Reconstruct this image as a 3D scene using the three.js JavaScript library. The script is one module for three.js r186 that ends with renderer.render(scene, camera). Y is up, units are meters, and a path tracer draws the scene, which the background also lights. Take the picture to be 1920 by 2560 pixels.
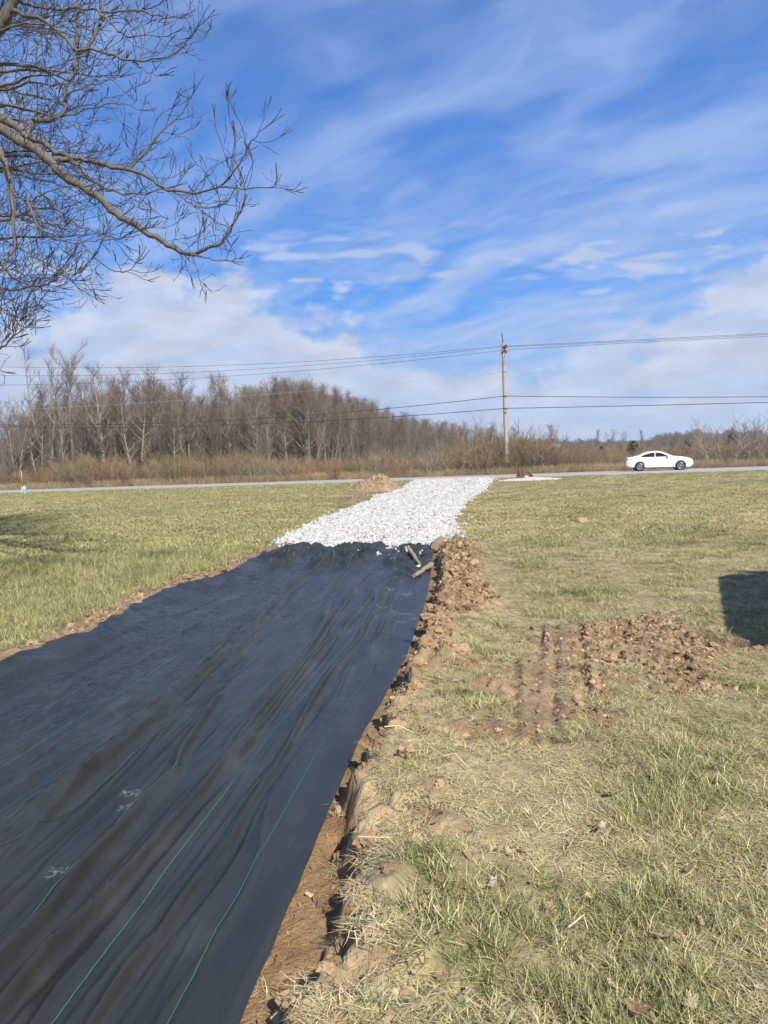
import * as THREE from 'three';
import { mergeGeometries, mergeVertices } from 'three/addons/utils/BufferGeometryUtils.js';
import { createNoise2D, createNoise3D } from 'simplex-noise';
import { Brush, Evaluator, SUBTRACTION } from 'three-bvh-csg';

// ------------------------------------------------------------------ camera
const scene = new THREE.Scene();
const EYE = 1.70, FPX = 1923;                       // eye height (m), focal length in photo pixels (1920 x 2560)
const camera = new THREE.PerspectiveCamera(2 * Math.atan(1280 / FPX) * 180 / Math.PI, 0.75, 0.1, 9000);
camera.rotation.order = 'YXZ';
camera.position.set(0, EYE, 0);
camera.rotation.set(-4.02 * Math.PI / 180, 0, -2.1 * Math.PI / 180);
camera.updateMatrixWorld(true);

const renderer = new THREE.WebGLRenderer({ antialias: true });
renderer.toneMapping = THREE.LinearToneMapping;
renderer.toneMappingExposure = 1.42;
renderer.shadowMap.enabled = true;

// ------------------------------------------------------------------ random and noise
function RNG(seed) { let s = seed | 0; return () => { s = (s + 0x6d2b79f5) | 0; let t = Math.imul(s ^ (s >>> 15), 1 | s); t = (t + Math.imul(t ^ (t >>> 7), 61 | t)) ^ t; return ((t ^ (t >>> 14)) >>> 0) / 4294967296; }; }
const n2 = createNoise2D(RNG(11)), n3 = createNoise3D(RNG(23)), m2 = createNoise2D(RNG(37));
const clamp = (x, a = 0, b = 1) => Math.min(b, Math.max(a, x));
const sstep = (a, b, x) => { const t = clamp((x - a) / (b - a)); return t * t * (3 - 2 * t); };
const lerp = (a, b, t) => a + (b - a) * t;
function fbm(x, y, oct = 4, f = n2) { let s = 0, a = 1, t = 0; for (let i = 0; i < oct; i++) { s += a * f(x, y); t += a; x = x * 2.03 + 7.1; y = y * 2.03 - 3.7; a *= 0.5; } return s / t; }
function fbm3(x, y, z, oct = 4) { let s = 0, a = 1, t = 0; for (let i = 0; i < oct; i++) { s += a * n3(x, y, z); t += a; x = x * 2.03 + 7.1; y = y * 2.03 - 3.7; z = z * 2.03 + 1.9; a *= 0.5; } return s / t; }
const mixc = (a, b, t) => [lerp(a[0], b[0], t), lerp(a[1], b[1], t), lerp(a[2], b[2], t)];

// ------------------------------------------------------------------ sky: clear air, a low bank of cloud, high cirrus
const SUN_AZ = 154 * Math.PI / 180, SUN_EL = 40 * Math.PI / 180;
const toSun = new THREE.Vector3(Math.sin(SUN_AZ) * Math.cos(SUN_EL), Math.sin(SUN_EL), -Math.cos(SUN_AZ) * Math.cos(SUN_EL));
{
  const W = 3072, H = 1536, data = new Float32Array(W * H * 4);
  const stops = [[-90, [0.20, 0.20, 0.18]], [-1, [0.30, 0.42, 0.60]], [0, [0.40, 0.56, 0.83]], [5, [0.27, 0.48, 0.83]], [11, [0.115, 0.35, 0.86]], [20, [0.082, 0.25, 0.69]], [30, [0.060, 0.180, 0.53]], [42, [0.045, 0.135, 0.42]], [90, [0.03, 0.09, 0.30]]];
  const air = (el) => { for (let i = 1; i < stops.length; i++) if (el <= stops[i][0]) return mixc(stops[i - 1][1], stops[i][1], (el - stops[i - 1][0]) / (stops[i][0] - stops[i - 1][0])); return stops[stops.length - 1][1]; };
  const bump = (x, c, w) => Math.exp(-((x - c) / w) * ((x - c) / w));
  for (let row = 0; row < H; row++) {
    const el = ((row + 0.5) / H - 0.5) * 180, er = el * Math.PI / 180, sy = Math.sin(er), cy = Math.cos(er), base = air(el);
    for (let col = 0; col < W; col++) {
      const round = ((col + 0.5) / W - 0.5) * 2 * Math.PI, x = Math.cos(round) * cy, z = Math.sin(round) * cy, o = (row * W + col) * 4;
      let r = base[0], g = base[1], b = base[2];
      if (el > -1) {
        const az = Math.atan2(x, -z) * 180 / Math.PI;               // degrees right of the driveway view
        // cirrus: drawn-out noise on a high flat layer
        const k = 1 / (sy + 0.16), u = x * k, v = z * k;
        const ru = u * 0.80 + v * 0.60, rv = -u * 0.60 + v * 0.80;    // drawn out along ru
        const wx = fbm(ru * 1.1 + 3, rv * 1.3 - 2, 3), wy = fbm(ru * 1.2 - 5, rv * 1.2 + 8, 3, m2);
        let c1 = fbm(ru * 0.75 + wx * 0.30, rv * 1.9 + wy * 0.42, 5);
        let c2 = fbm(ru * 1.3 + wy * 0.25 + 11, rv * 6.5 + wx * 0.6, 5, m2);
        const veil = 0.5 + 0.5 * fbm(u * 0.55 + 1.3, v * 0.6 + 4.1, 2);
        let a = sstep(-0.62, 0.95, c1 * 0.80 + c2 * 0.30 + (veil - 0.5) * 0.6 + 0.07) * 0.74;
        // thin streaks low over the road
        const st = fbm(az * 0.05 + fbm(az * 0.09, el * 0.2, 2) * 0.5, el * 0.42 - az * 0.012, 4) + 0.35 * fbm(az * 0.22, el * 1.6, 3, m2);
        a = Math.max(a, sstep(-0.08, 0.62, st + 0.40 * bump(az, 13, 9) * bump(el, 13.2, 1.9) - 0.45 * bump(az, 4, 6) * bump(el, 10.2, 1.6)) * bump(el, 12.8, 4.2) * 0.92);
        // bank of cloud near the horizon, its upper edge uneven
        const edge = 8.4 + 5.2 * bump(az, -14, 9.5) - 1.4 * bump(az, -24, 4) - 3.2 * bump(az, 8, 8) + 6.0 * sstep(17, 34, az) + 4.0 * sstep(28, 60, Math.abs(az)) * fbm(az * 0.03, 5, 2)
          + 3.0 * fbm(az * 0.13 + 2, el * 0.25, 5) + 1.2 * fbm(az * 0.6, el * 0.9 + 4, 4, m2);
        const soft = 0.6 + 1.3 * (0.5 + 0.5 * fbm(az * 0.06 + 9, 2, 2));
        let bank = sstep(-soft, soft * 1.1, edge - el) * (0.62 + 0.38 * sstep(-0.5, 0.55, fbm(az * 0.10 + 3, el * 0.32 - 6, 5)));
        bank *= 1 - 0.42 * sstep(6.5, 1, el);
        const al = clamp(1 - (1 - a) * (1 - bank * 0.92));
        const tone = 0.90 + 0.16 * fbm(az * 0.16, el * 0.42 + 2, 4);
        const cw = mixc([0.40, 0.54, 0.86], [0.64 * tone, 0.705 * tone, 0.845 * tone], clamp(bank * 1.25 + sstep(24, 9, el) * 0.8));
        r = lerp(r, cw[0], al); g = lerp(g, cw[1], al); b = lerp(b, cw[2], al);
      }
      data[o] = r * 0.75; data[o + 1] = g * 0.75; data[o + 2] = b * 0.75; data[o + 3] = 1;
    }
  }
  const sky = new THREE.DataTexture(data, W, H, THREE.RGBAFormat, THREE.FloatType);
  sky.mapping = THREE.EquirectangularReflectionMapping; sky.magFilter = THREE.LinearFilter; sky.minFilter = THREE.LinearFilter; sky.wrapS = THREE.RepeatWrapping; sky.needsUpdate = true;
  scene.background = sky; scene.environment = sky;
}
const sun = new THREE.DirectionalLight(new THREE.Color(1.0, 0.945, 0.85), 5.0);
sun.position.copy(toSun).multiplyScalar(120); sun.target.position.set(0, 0, -20);
sun.position.add(sun.target.position);
sun.castShadow = true; sun.shadow.mapSize.set(4096, 4096); sun.shadow.radius = 1;
Object.assign(sun.shadow.camera, { left: -90, right: 90, top: 90, bottom: -90, near: 1, far: 400 });
scene.add(sun, sun.target);
scene.fog = new THREE.FogExp2(new THREE.Color(0.62, 0.72, 0.86), 0.0005);

// ------------------------------------------------------------------ object helpers
const taken = new Map();
function numbered(name) { const k = taken.get(name) ?? 0; taken.set(name, k + 1); return k ? name + '_' + String(k).padStart(3, '0') : name; }
function tag(o, label, category, group, kind) { o.userData.label = label; if (category) o.userData.category = category; if (group) o.userData.group = group; if (kind) o.userData.kind = kind; return o; }
function thing(name, label, category, group) { const o = new THREE.Group(); o.name = numbered(name); scene.add(o); return tag(o, label, category, group); }
function mesh(name, geo, mat, parent) { const o = new THREE.Mesh(geo, mat); o.name = parent ? name : numbered(name); (parent ?? scene).add(o); return o; }
function structure(name, geo, mat, label, category) { const o = mesh(name, geo, mat); tag(o, label, category, null, 'structure'); return o; }
function copyOf(o, label, group) { const c = o.clone(); c.userData = { ...o.userData }; c.name = numbered(o.name.replace(/_\d{3}$/, '')); if (label) c.userData.label = label; if (group) c.userData.group = group; scene.add(c); return c; }
const M = (r, g, b, rough = 0.9, extra = {}) => new THREE.MeshStandardMaterial({ color: new THREE.Color().setRGB(r, g, b), roughness: rough, side: THREE.DoubleSide, ...extra });
// photo pixel -> direction, ground point
function ray(px, py) { return new THREE.Vector3((px - 960) / FPX, -(py - 1280) / FPX, -1).applyQuaternion(camera.quaternion); }
function ground(px, py, y = 0) { const d = ray(px, py), t = (y - EYE) / d.y; return new THREE.Vector3(d.x * t, y, d.z * t); }
function atDepth(px, py, depth) { const d = ray(px, py), t = depth / -d.z; return new THREE.Vector3(d.x * t, EYE + d.y * t, -depth); }

// ------------------------------------------------------------------ lay of the driveway: along / across coordinates
const PHI = Math.atan(0.13), AX = Math.sin(PHI), AZ = -Math.cos(PHI), RX = Math.cos(PHI), RZ = Math.sin(PHI);
const alac = (x, z) => [x * AX + z * AZ, x * RX + z * RZ];
const xz = (al, ac) => [al * AX + ac * RX, al * AZ + ac * RZ];
function edgeLine(pts, y) {
  const q = pts.map(([px, py]) => { const g = ground(px, py, y); return alac(g.x, g.z); }).sort((a, b) => a[0] - b[0]);
  return (al) => {
    let i = 1; while (i < q.length - 1 && q[i][0] < al) i++;
    const t = (al - q[i - 1][0]) / (q[i][0] - q[i - 1][0] || 1e-6);
    const tt = al < q[0][0] ? Math.max(t, -2.5) : Math.min(t, 1);
    return lerp(q[i - 1][1], q[i][1], tt);
  };
}
const BED = -0.12;
const fabricR = edgeLine([[1082, 1400], [1077, 1439], [1070, 1485], [1062, 1517], [1047, 1558], [1018, 1643], [955, 1760], [903, 1850], [806, 2083], [700, 2340], [607, 2560]], BED);
const fabricLraw = edgeLine([[723, 1366], [631, 1398], [579, 1435], [509, 1452], [440, 1470], [359, 1505], [312, 1539], [266, 1562], [226, 1583], [139, 1614], [69, 1641], [0, 1667]], 0);
const fabricL = (al) => al < 5.6 ? fabricLraw(5.6) - (5.6 - al) * 0.06 : fabricLraw(al);
const bankR = edgeLine([[1100, 1400], [1105, 1450], [1090, 1500], [1082, 1560], [1052, 1640], [1022, 1700], [985, 1775], [972, 1830], [925, 1900], [890, 1960], [878, 2060], [890, 2150], [885, 2250], [850, 2380], [775, 2470], [720, 2560]], -0.02);
const bank = (al) => Math.max(fabricR(al) + 0.05, bankR(al) + 0.05 * n2(al * 2.3, 4) + 0.035 * n2(al * 7, 9));
const gravL = edgeLine([[690, 1372], [720, 1352], [760, 1322], [800, 1305], [830, 1290], [880, 1270], [930, 1250], [985, 1230], [1015, 1218], [1030, 1207], [1042, 1200]], 0);
const gravR = edgeLine([[1085, 1385], [1125, 1350], [1138, 1330], [1135, 1315], [1130, 1300], [1150, 1275], [1155, 1262], [1168, 1250], [1190, 1240], [1202, 1225], [1215, 1212], [1232, 1199]], 0);
const AL_G0 = (() => { const a = ground(880, 1368, -0.05); return alac(a.x, a.z)[0]; })();   // near end of the gravel
const fabricEnd = AL_G0 + 0.5;

// flat-bottomed bed: 0 outside, BED inside
function bedShape(al, ac) {
  const l = fabricL(al), b = bank(al);
  const far = 1 - 0.6 * sstep(AL_G0 - 0.8, AL_G0 + 0.8, al), end = 1 - sstep(30, 44, al);
  const inL = sstep(l - 0.05, l + 0.55, ac), inR = 1 - sstep(b - 0.045, b + 0.03, ac);
  if (al > AL_G0 + 0.8) { const gl = gravL(al), gr = gravR(al); return BED * far * end * sstep(gl - 0.1, gl + 0.5, ac) * (1 - sstep(gr - 0.5, gr + 0.1, ac)); }
  return BED * far * inL * inR;
}
// bare-soil patches, traced on the ground
function polyMask(pts) {
  const q = pts.map(([px, py]) => { const g = ground(px, py, 0); return [g.x, g.z]; });
  let x0 = 1e9, x1 = -1e9, z0 = 1e9, z1 = -1e9; for (const [x, z] of q) { x0 = Math.min(x0, x); x1 = Math.max(x1, x); z0 = Math.min(z0, z); z1 = Math.max(z1, z); }
  return (x, z) => {                                   // signed distance, positive inside
    if (x < x0 - 1.5 || x > x1 + 1.5 || z < z0 - 1.5 || z > z1 + 1.5) return -2;
    let d = 1e9, inside = false;
    for (let i = 0, j = q.length - 1; i < q.length; j = i++) {
      const [ax, az] = q[i], [bx, bz] = q[j], ex = bx - ax, ez = bz - az, t = clamp(((x - ax) * ex + (z - az) * ez) / (ex * ex + ez * ez));
      d = Math.min(d, Math.hypot(x - ax - ex * t, z - az - ez * t));
      if ((az > z) !== (bz > z) && x < ax + (z - az) / (bz - az) * (bx - ax)) inside = !inside;
    }
    return inside ? d : -d;
  };
}
const dirtA = polyMask([[1430, 1565], [1560, 1545], [1660, 1525], [1740, 1560], [1830, 1640], [1845, 1720], [1790, 1740], [1740, 1770], [1640, 1745], [1580, 1690], [1520, 1740], [1540, 1800], [1500, 1840], [1440, 1800], [1420, 1690]]);   // churned clods
const dirtB = polyMask([[1270, 1590], [1450, 1562], [1470, 1700], [1440, 1830], [1330, 1870], [1210, 1880], [1130, 1880], [1110, 1840], [1230, 1820], [1190, 1760], [1180, 1690], [1290, 1650]]);   // pressed by tracks
const dirtC = polyMask([[1405, 2065], [1450, 2045], [1530, 2050], [1535, 2085], [1490, 2100], [1420, 2090]]);
const dirtD = polyMask([[1120, 1340], [1160, 1335], [1200, 1400], [1195, 1450], [1215, 1490], [1260, 1500], [1220, 1540], [1150, 1560], [1110, 1640], [1180, 1660], [1160, 1700], [1050, 1690], [1000, 1790], [1060, 1560], [1100, 1450], [1090, 1390]]);   // spoil along the edge
const dirtE = polyMask([[1010, 1990], [1060, 1990], [1130, 2040], [1120, 2085], [1030, 2080]]);
const straw1 = polyMask([[900, 2080], [960, 2040], [1090, 2060], [1050, 2110], [960, 2160], [890, 2150]]);
const straw2 = polyMask([[920, 2290], [1000, 2255], [1090, 2280], [1070, 2350], [990, 2420], [960, 2540], [840, 2560], [850, 2450], [900, 2380]]);
const straw3 = polyMask([[1330, 1880], [1480, 1850], [1460, 1990], [1380, 2060], [1330, 2200], [1200, 2230], [1120, 2120], [1180, 2000], [1060, 1960], [1180, 1900]]);
const dirtM = polyMask([[800, 1268], [870, 1232], [960, 1215], [1020, 1210], [1000, 1232], [930, 1258], [860, 1278]]);
const dirtN = polyMask([[745, 1262], [800, 1255], [815, 1262], [760, 1272]]);
const gouge = [ground(1735, 1588), ground(1800, 1605), ground(1915, 1628)];
function segDist(x, z, a, b) { const ex = b.x - a.x, ez = b.z - a.z, t = clamp(((x - a.x) * ex + (z - a.z) * ez) / (ex * ex + ez * ez)); return Math.hypot(x - a.x - ex * t, z - a.z - ez * t); }
const ruts = [[[1353, 1572], [1350, 1660]], [[1449, 1566], [1452, 1700]], [[1388, 1556], [1382, 1860]], [[1286, 1660], [1284, 1850]], [[1205, 1870], [1330, 1868]], [[1455, 1640], [1470, 1760]]].map(([a, b]) => [ground(...a), ground(...b)]);
const pits = [[955, 1840, 0.12, 0.20], [882, 2075, 0.11, 0.20], [1018, 1695, 0.09, 0.16], [945, 2055, 0.04, 0.14], [998, 2080, 0.045, 0.15], [880, 2260, 0.07, 0.10], [1130, 1520, 0.06, 0.07], [905, 1990, 0.05, 0.07], [1500, 1790, 0.05, 0.05], [1640, 1640, 0.08, 0.06], [1700, 1690, 0.1, 0.06], [1545, 1655, 0.07, 0.05]].map(([px, py, r, d]) => ({ p: ground(px, py, -0.05), r, d }));
const wheelPath = [[[1300, 1560], [1235, 1400], 0.22], [[1235, 1400], [1205, 1270], 0.26], [[1640, 1520], [1450, 1330], 0.18], [[1420, 1900], [1390, 2560], 0.14], [[1090, 1990], [1150, 2200], 0.2]].map(([a, b, w]) => [ground(...a), ground(...b), w]);
// masks: soil 0..1, lying straw 0..1
function soilAt(x, z) {
  const w = 0.11 * n2(x * 2.6, z * 2.6) + 0.06 * n2(x * 9, z * 9) + 0.035 * m2(x * 26, z * 26);
  let s = Math.max(sstep(-0.16, 0.22, dirtA(x, z) + w * 2.0), 0.9 * sstep(-0.22, 0.25, dirtB(x, z) + w * 1.8), sstep(-0.03, 0.04, dirtC(x, z) + w * 0.4), sstep(-0.12, 0.12, dirtD(x, z) + w), 0.8 * sstep(-0.08, 0.1, dirtE(x, z) + w), 0.75 * sstep(-0.3, 0.5, dirtM(x, z) + w * 3), 0.7 * sstep(-0.2, 0.3, dirtN(x, z) + w * 3));
  { const dg = Math.min(segDist(x, z, gouge[0], gouge[1]), segDist(x, z, gouge[1], gouge[2])); if (dg < 0.3) s = Math.max(s, sstep(0.16, 0.07, dg + w * 0.5)); }
  const [al, ac] = alac(x, z);
  if (al < AL_G0 + 1 && al > -4) {
    const l = fabricL(al), b = bank(al), wl = 0.16 + 0.20 * (0.5 + 0.5 * n2(al * 0.9, 3)) + 0.10 * n2(al * 3.1, 8);
    if (ac > l - wl - 0.2 && ac < b + 0.3) s = Math.max(s, sstep(-0.08, 0.07, Math.min(ac - (l - wl), b + 0.02 - ac) + w * 0.6));
  } else if (al >= AL_G0 + 1 && al < 53) {
    const gl = gravL(al), gr = gravR(al);
    if (ac > gl - 0.6 && ac < gr + 0.6) s = Math.max(s, 0.85 * sstep(-0.35, 0.1, Math.min(ac - gl, gr - ac) + w * 2.0));
  }
  return s;
}
function strawAt(x, z) {
  const w = 0.12 * n2(x * 3.1 + 5, z * 3.1) + 0.07 * n2(x * 9, z * 9);
  const [al, ac] = alac(x, z), b = ac - bank(al); let e = 0;
  if (al < AL_G0 && al > -3 && b > -0.05 && b < 1.2) e = sstep(0.55, 0.15, b + 2.4 * w);
  for (const [p, q, wd] of wheelPath) { const dd = segDist(x, z, p, q); if (dd < wd * 2.5) e = Math.max(e, 0.85 * sstep(wd * 1.6, wd * 0.5, dd + 1.5 * w)); }
  return Math.max(e, sstep(-0.1, 0.1, straw1(x, z) + w), sstep(-0.1, 0.12, straw2(x, z) + w), 0.75 * sstep(-0.2, 0.2, straw3(x, z) + w));
}
// how green the lawn is, 0 straw .. 1 green
function greenAt(x, z) {
  const [, ac] = alac(x, z), d = Math.hypot(x, z);
  let g = 0.36 + 0.36 * fbm(x * 0.55 + 4, z * 0.55, 3) + 0.34 * n2(x * 1.9, z * 1.9);
  if (ac < -1.6) g += 0.48 * sstep(-1.6, -2.6, ac) - 0.10 * sstep(12, 30, d);
  else {                                               // right: mown, stripes of cut straw
    const s = n2((x * 0.50 + z * 0.34) * 1.25 + 0.5 * fbm(x * 0.12, z * 0.12, 2), (z * 0.5 - x * 0.34) * 0.10);
    g += -0.08 + (d > 8 ? 0.75 * s : 0.08 * s) * sstep(7, 14, d);
  }
  { const rd = z - roadNear(x); if (rd < 9) g += 0.35 * sstep(9, 3, rd); }
  for (const [px, py, r] of greens) { const dd = Math.hypot(x - px, z - py) / r; if (dd < 2) g += 0.55 * Math.exp(-dd * dd * 1.6); }
  return clamp(g);
}
const greens = [[1220, 1400, 0.45], [1230, 1580, 0.35], [1440, 1480, 1.0], [1560, 1480, 0.5], [1180, 1780, 0.30], [1090, 1900, 0.20], [1250, 1410, 0.3], [1130, 2400, 0.35], [1340, 2250, 0.24], [1500, 2380, 0.35], [1560, 2500, 0.4], [1720, 1980, 0.45], [1800, 1850, 0.5], [1500, 2280, 0.3], [1080, 2230, 0.25]].map(([px, py, r]) => { const g = ground(px, py); return [g.x, g.z, r]; });

function roadNear(x) { return -(55.0 - 0.193 * x); }
const ROAD_W = 6.6;
function terrain(x, z) {
  const [al, ac] = alac(x, z), d = Math.hypot(x, z);
  const bs = bedShape(al, ac), near = 1 - sstep(12, 30, d);
  let h = bs;
  const out = 1 - clamp(bs / BED * 3);                                       // 1 on the lawn
  const uneven = 0.030 * n2(x * 0.21, z * 0.21) + 0.012 * n2(x * 0.9, z * 0.9);
  h += uneven * out * (1 - sstep(38, 48, -z)) * (0.3 + 0.7 * sstep(1, 4, d));
  if (d < 60) h += 0.05 * n2(x * 0.13 + 5, z * 0.13) * sstep(9, 16, d) * out * (1 - sstep(40, 50, -z));
  if (near > 0 && out > 0.05) {
    const s = soilAt(x, z);
    const rough = Math.abs(n2(x * 5.5, z * 5.5)) * 0.035 + n2(x * 13, z * 13) * 0.014 + m2(x * 27, z * 27) * 0.006;
    const clods = sstep(-0.1, 0.25, dirtA(x, z)) * (0.032 * Math.max(0, n2(x * 4.2 + 3, z * 4.2)) + 0.026 * n2(x * 9.5, z * 9.5) - 0.012) + sstep(-0.12, 0.12, dirtD(x, z)) * (0.05 + 0.07 * Math.max(0, n2(x * 3.6, z * 3.6 + 9)) + 0.03 * n2(x * 10, z * 10));
    h += near * out * (rough * (0.35 + 0.65 * s) + clods);
    // torn sod heaved up along the edge of the bed
    const b = ac - bank(al);
    if (al < AL_G0 + 0.5 && b > -0.05 && b < 1.2) h += near * sstep(-0.02, 0.05, b) * (1 - sstep(0.25, 0.95, b)) * (0.045 + 0.065 * n2(al * 2.7, 1.5) + 0.035 * n2(al * 6.5, ac * 6.5));
    if (ac < fabricL(al) + 0.1 && ac > fabricL(al) - 0.6) h += near * 0.05 * sstep(-0.6, -0.15, ac - fabricL(al)) * (0.4 + 0.6 * Math.abs(n2(al * 2.2, ac * 5))) * (1 - sstep(-0.1, 0.1, ac - fabricL(al)));
    for (const [a, c] of ruts) { const dd = segDist(x, z, a, c); if (dd < 0.12) h -= 0.034 * Math.exp(-dd * dd / 0.0011) - 0.014 * Math.exp(-((dd - 0.06) ** 2) / 0.0008); }
    { const dd = Math.min(segDist(x, z, gouge[0], gouge[1]), segDist(x, z, gouge[1], gouge[2])); if (dd < 0.2) h -= 0.13 * Math.exp(-dd * dd / 0.0035); }
    { const dm = dirtC(x, z); h -= 0.022 * sstep(-0.03, 0.03, dm); }
  } else if (near > 0) h += 0.010 * n2(x * 9, z * 9) * near * (ac > fabricR(al) - 0.02 ? 1 : 0) + (ac > fabricR(al) + 0.01 ? -0.004 + 0.014 * Math.abs(n2(x * 6, z * 6)) : 0);
  for (const p of pits) { const dd = Math.hypot(x - p.p.x, z - p.p.z); if (dd < p.r * 3 && ac > fabricR(al) + 0.03) { h -= p.d * Math.exp(-dd * dd / (p.r * p.r)); const e = Math.hypot(x - p.p.x - p.r * 1.15, z - p.p.z - p.r * 0.9); h += p.d * 0.45 * Math.exp(-e * e / (p.r * p.r * 0.6)); } }
  // gravel is heaped a little over the bed
  if (al > AL_G0 - 0.2 && al < 53) { const gl = gravL(al), gr = gravR(al), m = Math.min(ac - gl, gr - ac); h += 0.075 * sstep(0, 0.6, m) * sstep(AL_G0 - 0.2, AL_G0 + 0.5, al) + 0.02 * sstep(0, 0.4, m) * n2(x * 0.8, z * 0.8); }
  // verge falls a little to the far side of the road, then level field; far land rises on the right
  if (z < -75) { const f = -z; h += 2.6 * sstep(170, 420, f) * sstep(10, 120, x) + 14 * sstep(300, 1200, f) * (0.5 + 0.5 * n2(x * 0.0016, z * 0.0016)) + 0.5 * n2(x * 0.012, z * 0.012) * sstep(80, 160, f); }
  const q = roadNear(x) - z; if (q > -3 && q < ROAD_W + 3) h = lerp(h, 0.02, sstep(-3, -0.4, q) * (1 - sstep(ROAD_W + 0.4, ROAD_W + 3, q)));
  return h;
}

const ac0 = (x, z) => alac(x, z)[1];
// ------------------------------------------------------------------ ground sheet
const SOIL = [0.235, 0.150, 0.080], SOIL_PALE = [0.41, 0.295, 0.172], THATCH = [0.34, 0.275, 0.14], TURF = [0.14, 0.15, 0.048];
function noiseTexture(size, fn, srgb = false) {
  const d = new Uint8Array(size * size * 4);
  for (let y = 0; y < size; y++) for (let x = 0; x < size; x++) { const v = fn(x / size, y / size), o = (y * size + x) * 4; d[o] = d[o + 1] = d[o + 2] = clamp(v) * 255; d[o + 3] = 255; }
  const t = new THREE.DataTexture(d, size, size); t.wrapS = t.wrapT = THREE.RepeatWrapping; t.magFilter = THREE.LinearFilter; t.minFilter = THREE.LinearMipmapLinearFilter; t.generateMipmaps = true; if (srgb) t.colorSpace = THREE.SRGBColorSpace; t.needsUpdate = true; return t;
}
function tile(fx, fy, u, v, off = 0) {                 // seamless noise on a torus
  const a = u * Math.PI * 2, b = v * Math.PI * 2;
  return n3(Math.cos(a) * fx + off, Math.sin(a) * fx + Math.cos(b) * fy, Math.sin(b) * fy + off * 0.7);
}
const soilGrain = noiseTexture(512, (u, v) => 0.80 + 0.10 * tile(5, 5, u, v) + 0.10 * tile(17, 17, u, v, 3) + 0.10 * tile(40, 40, u, v, 9), false);
const soilBump = noiseTexture(512, (u, v) => 0.5 + 0.22 * tile(8, 8, u, v, 4) + 0.2 * tile(24, 24, u, v, 6) + 0.16 * tile(48, 48, u, v, 1));
function gridLines(lo, hi, f0, f1, step, k) {
  const a = []; for (let x = f0; x <= f1 + 1e-6; x += step) a.push(x);
  for (let x = f1, s = step; x < hi;) { s *= k; x = Math.min(hi, x + s); a.push(x); }
  for (let x = f0, s = step; x > lo;) { s *= k; x = Math.max(lo, x - s); a.unshift(x); }
  return a;
}
{
  const gx = gridLines(-3000, 3000, -2.4, 4.7, 0.036, 1.058), gz = gridLines(-5000, 1500, -9.6, -1.4, 0.036, 1.058);
  const nx = gx.length, nz = gz.length, pos = new Float32Array(nx * nz * 3), col = new Float32Array(nx * nz * 3), uv = new Float32Array(nx * nz * 2), idx = [];
  for (let j = 0; j < nz; j++) for (let i = 0; i < nx; i++) {
    const x = gx[i], z = gz[j], k = j * nx + i, y = terrain(x, z);
    pos.set([x, y, z], k * 3); uv.set([x / 1.6, z / 1.6], k * 2);
    const s = soilAt(x, z), st = strawAt(x, z), g = greenAt(x, z), d = Math.hypot(x, z);
    const pale = clamp(0.35 + 0.5 * n2(x * 1.3 + 9, z * 1.3) + 0.3 * n2(x * 7, z * 7));
    let turf = mixc(THATCH, TURF, clamp(g * 0.95)); 
    turf = mixc(turf, mixc([0.44, 0.345, 0.195], [0.30, 0.205, 0.115], clamp(0.35 + 0.7 * n2(x * 4.5, z * 4.5 + 3))), st * 0.9); { const bare = sstep(0.25, 0.7, n2(x * 3.7 + 4, z * 3.7) + 0.4 * n2(x * 11, z * 11)); turf = mixc(turf, [0.27, 0.185, 0.10], bare * 0.6 * (ac0(x, z) > 0 ? 1 : 0.2)); }
    let c = mixc(turf, mixc(SOIL, SOIL_PALE, pale), s);
    const [al, ac] = alac(x, z);
    if (al < AL_G0 && ac > fabricR(al) - 0.3 && ac < bank(al) + 0.02) c = mixc([0.255, 0.145, 0.062], [0.33, 0.21, 0.10], clamp(0.4 + 0.6 * n2(x * 3.3, z * 3.3)));
    if (z < roadNear(x) - ROAD_W) c = mixc([0.24, 0.17, 0.085], [0.17, 0.13, 0.06], 0.5 + 0.5 * n2(x * 0.07, z * 0.07));
    const v = 1 + 0.14 * n2(x * 11, z * 11) + 0.1 * m2(x * 31, z * 31); col.set([c[0] * v, c[1] * v, c[2] * v], k * 3);
    if (i && j) idx.push(k - nx - 1, k - 1, k - nx, k - nx, k - 1, k);
  }
  const g = new THREE.BufferGeometry(); g.setAttribute('position', new THREE.BufferAttribute(pos, 3)); g.setAttribute('color', new THREE.BufferAttribute(col, 3)); g.setAttribute('uv', new THREE.BufferAttribute(uv, 2)); g.setIndex(idx); g.computeVertexNormals();
  structure('ground', g, new THREE.MeshStandardMaterial({ vertexColors: true, map: soilGrain, bumpMap: soilBump, bumpScale: 0.012, roughness: 0.97, side: THREE.DoubleSide }), 'grassy field with torn brown soil along the new driveway', 'ground');
}
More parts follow.
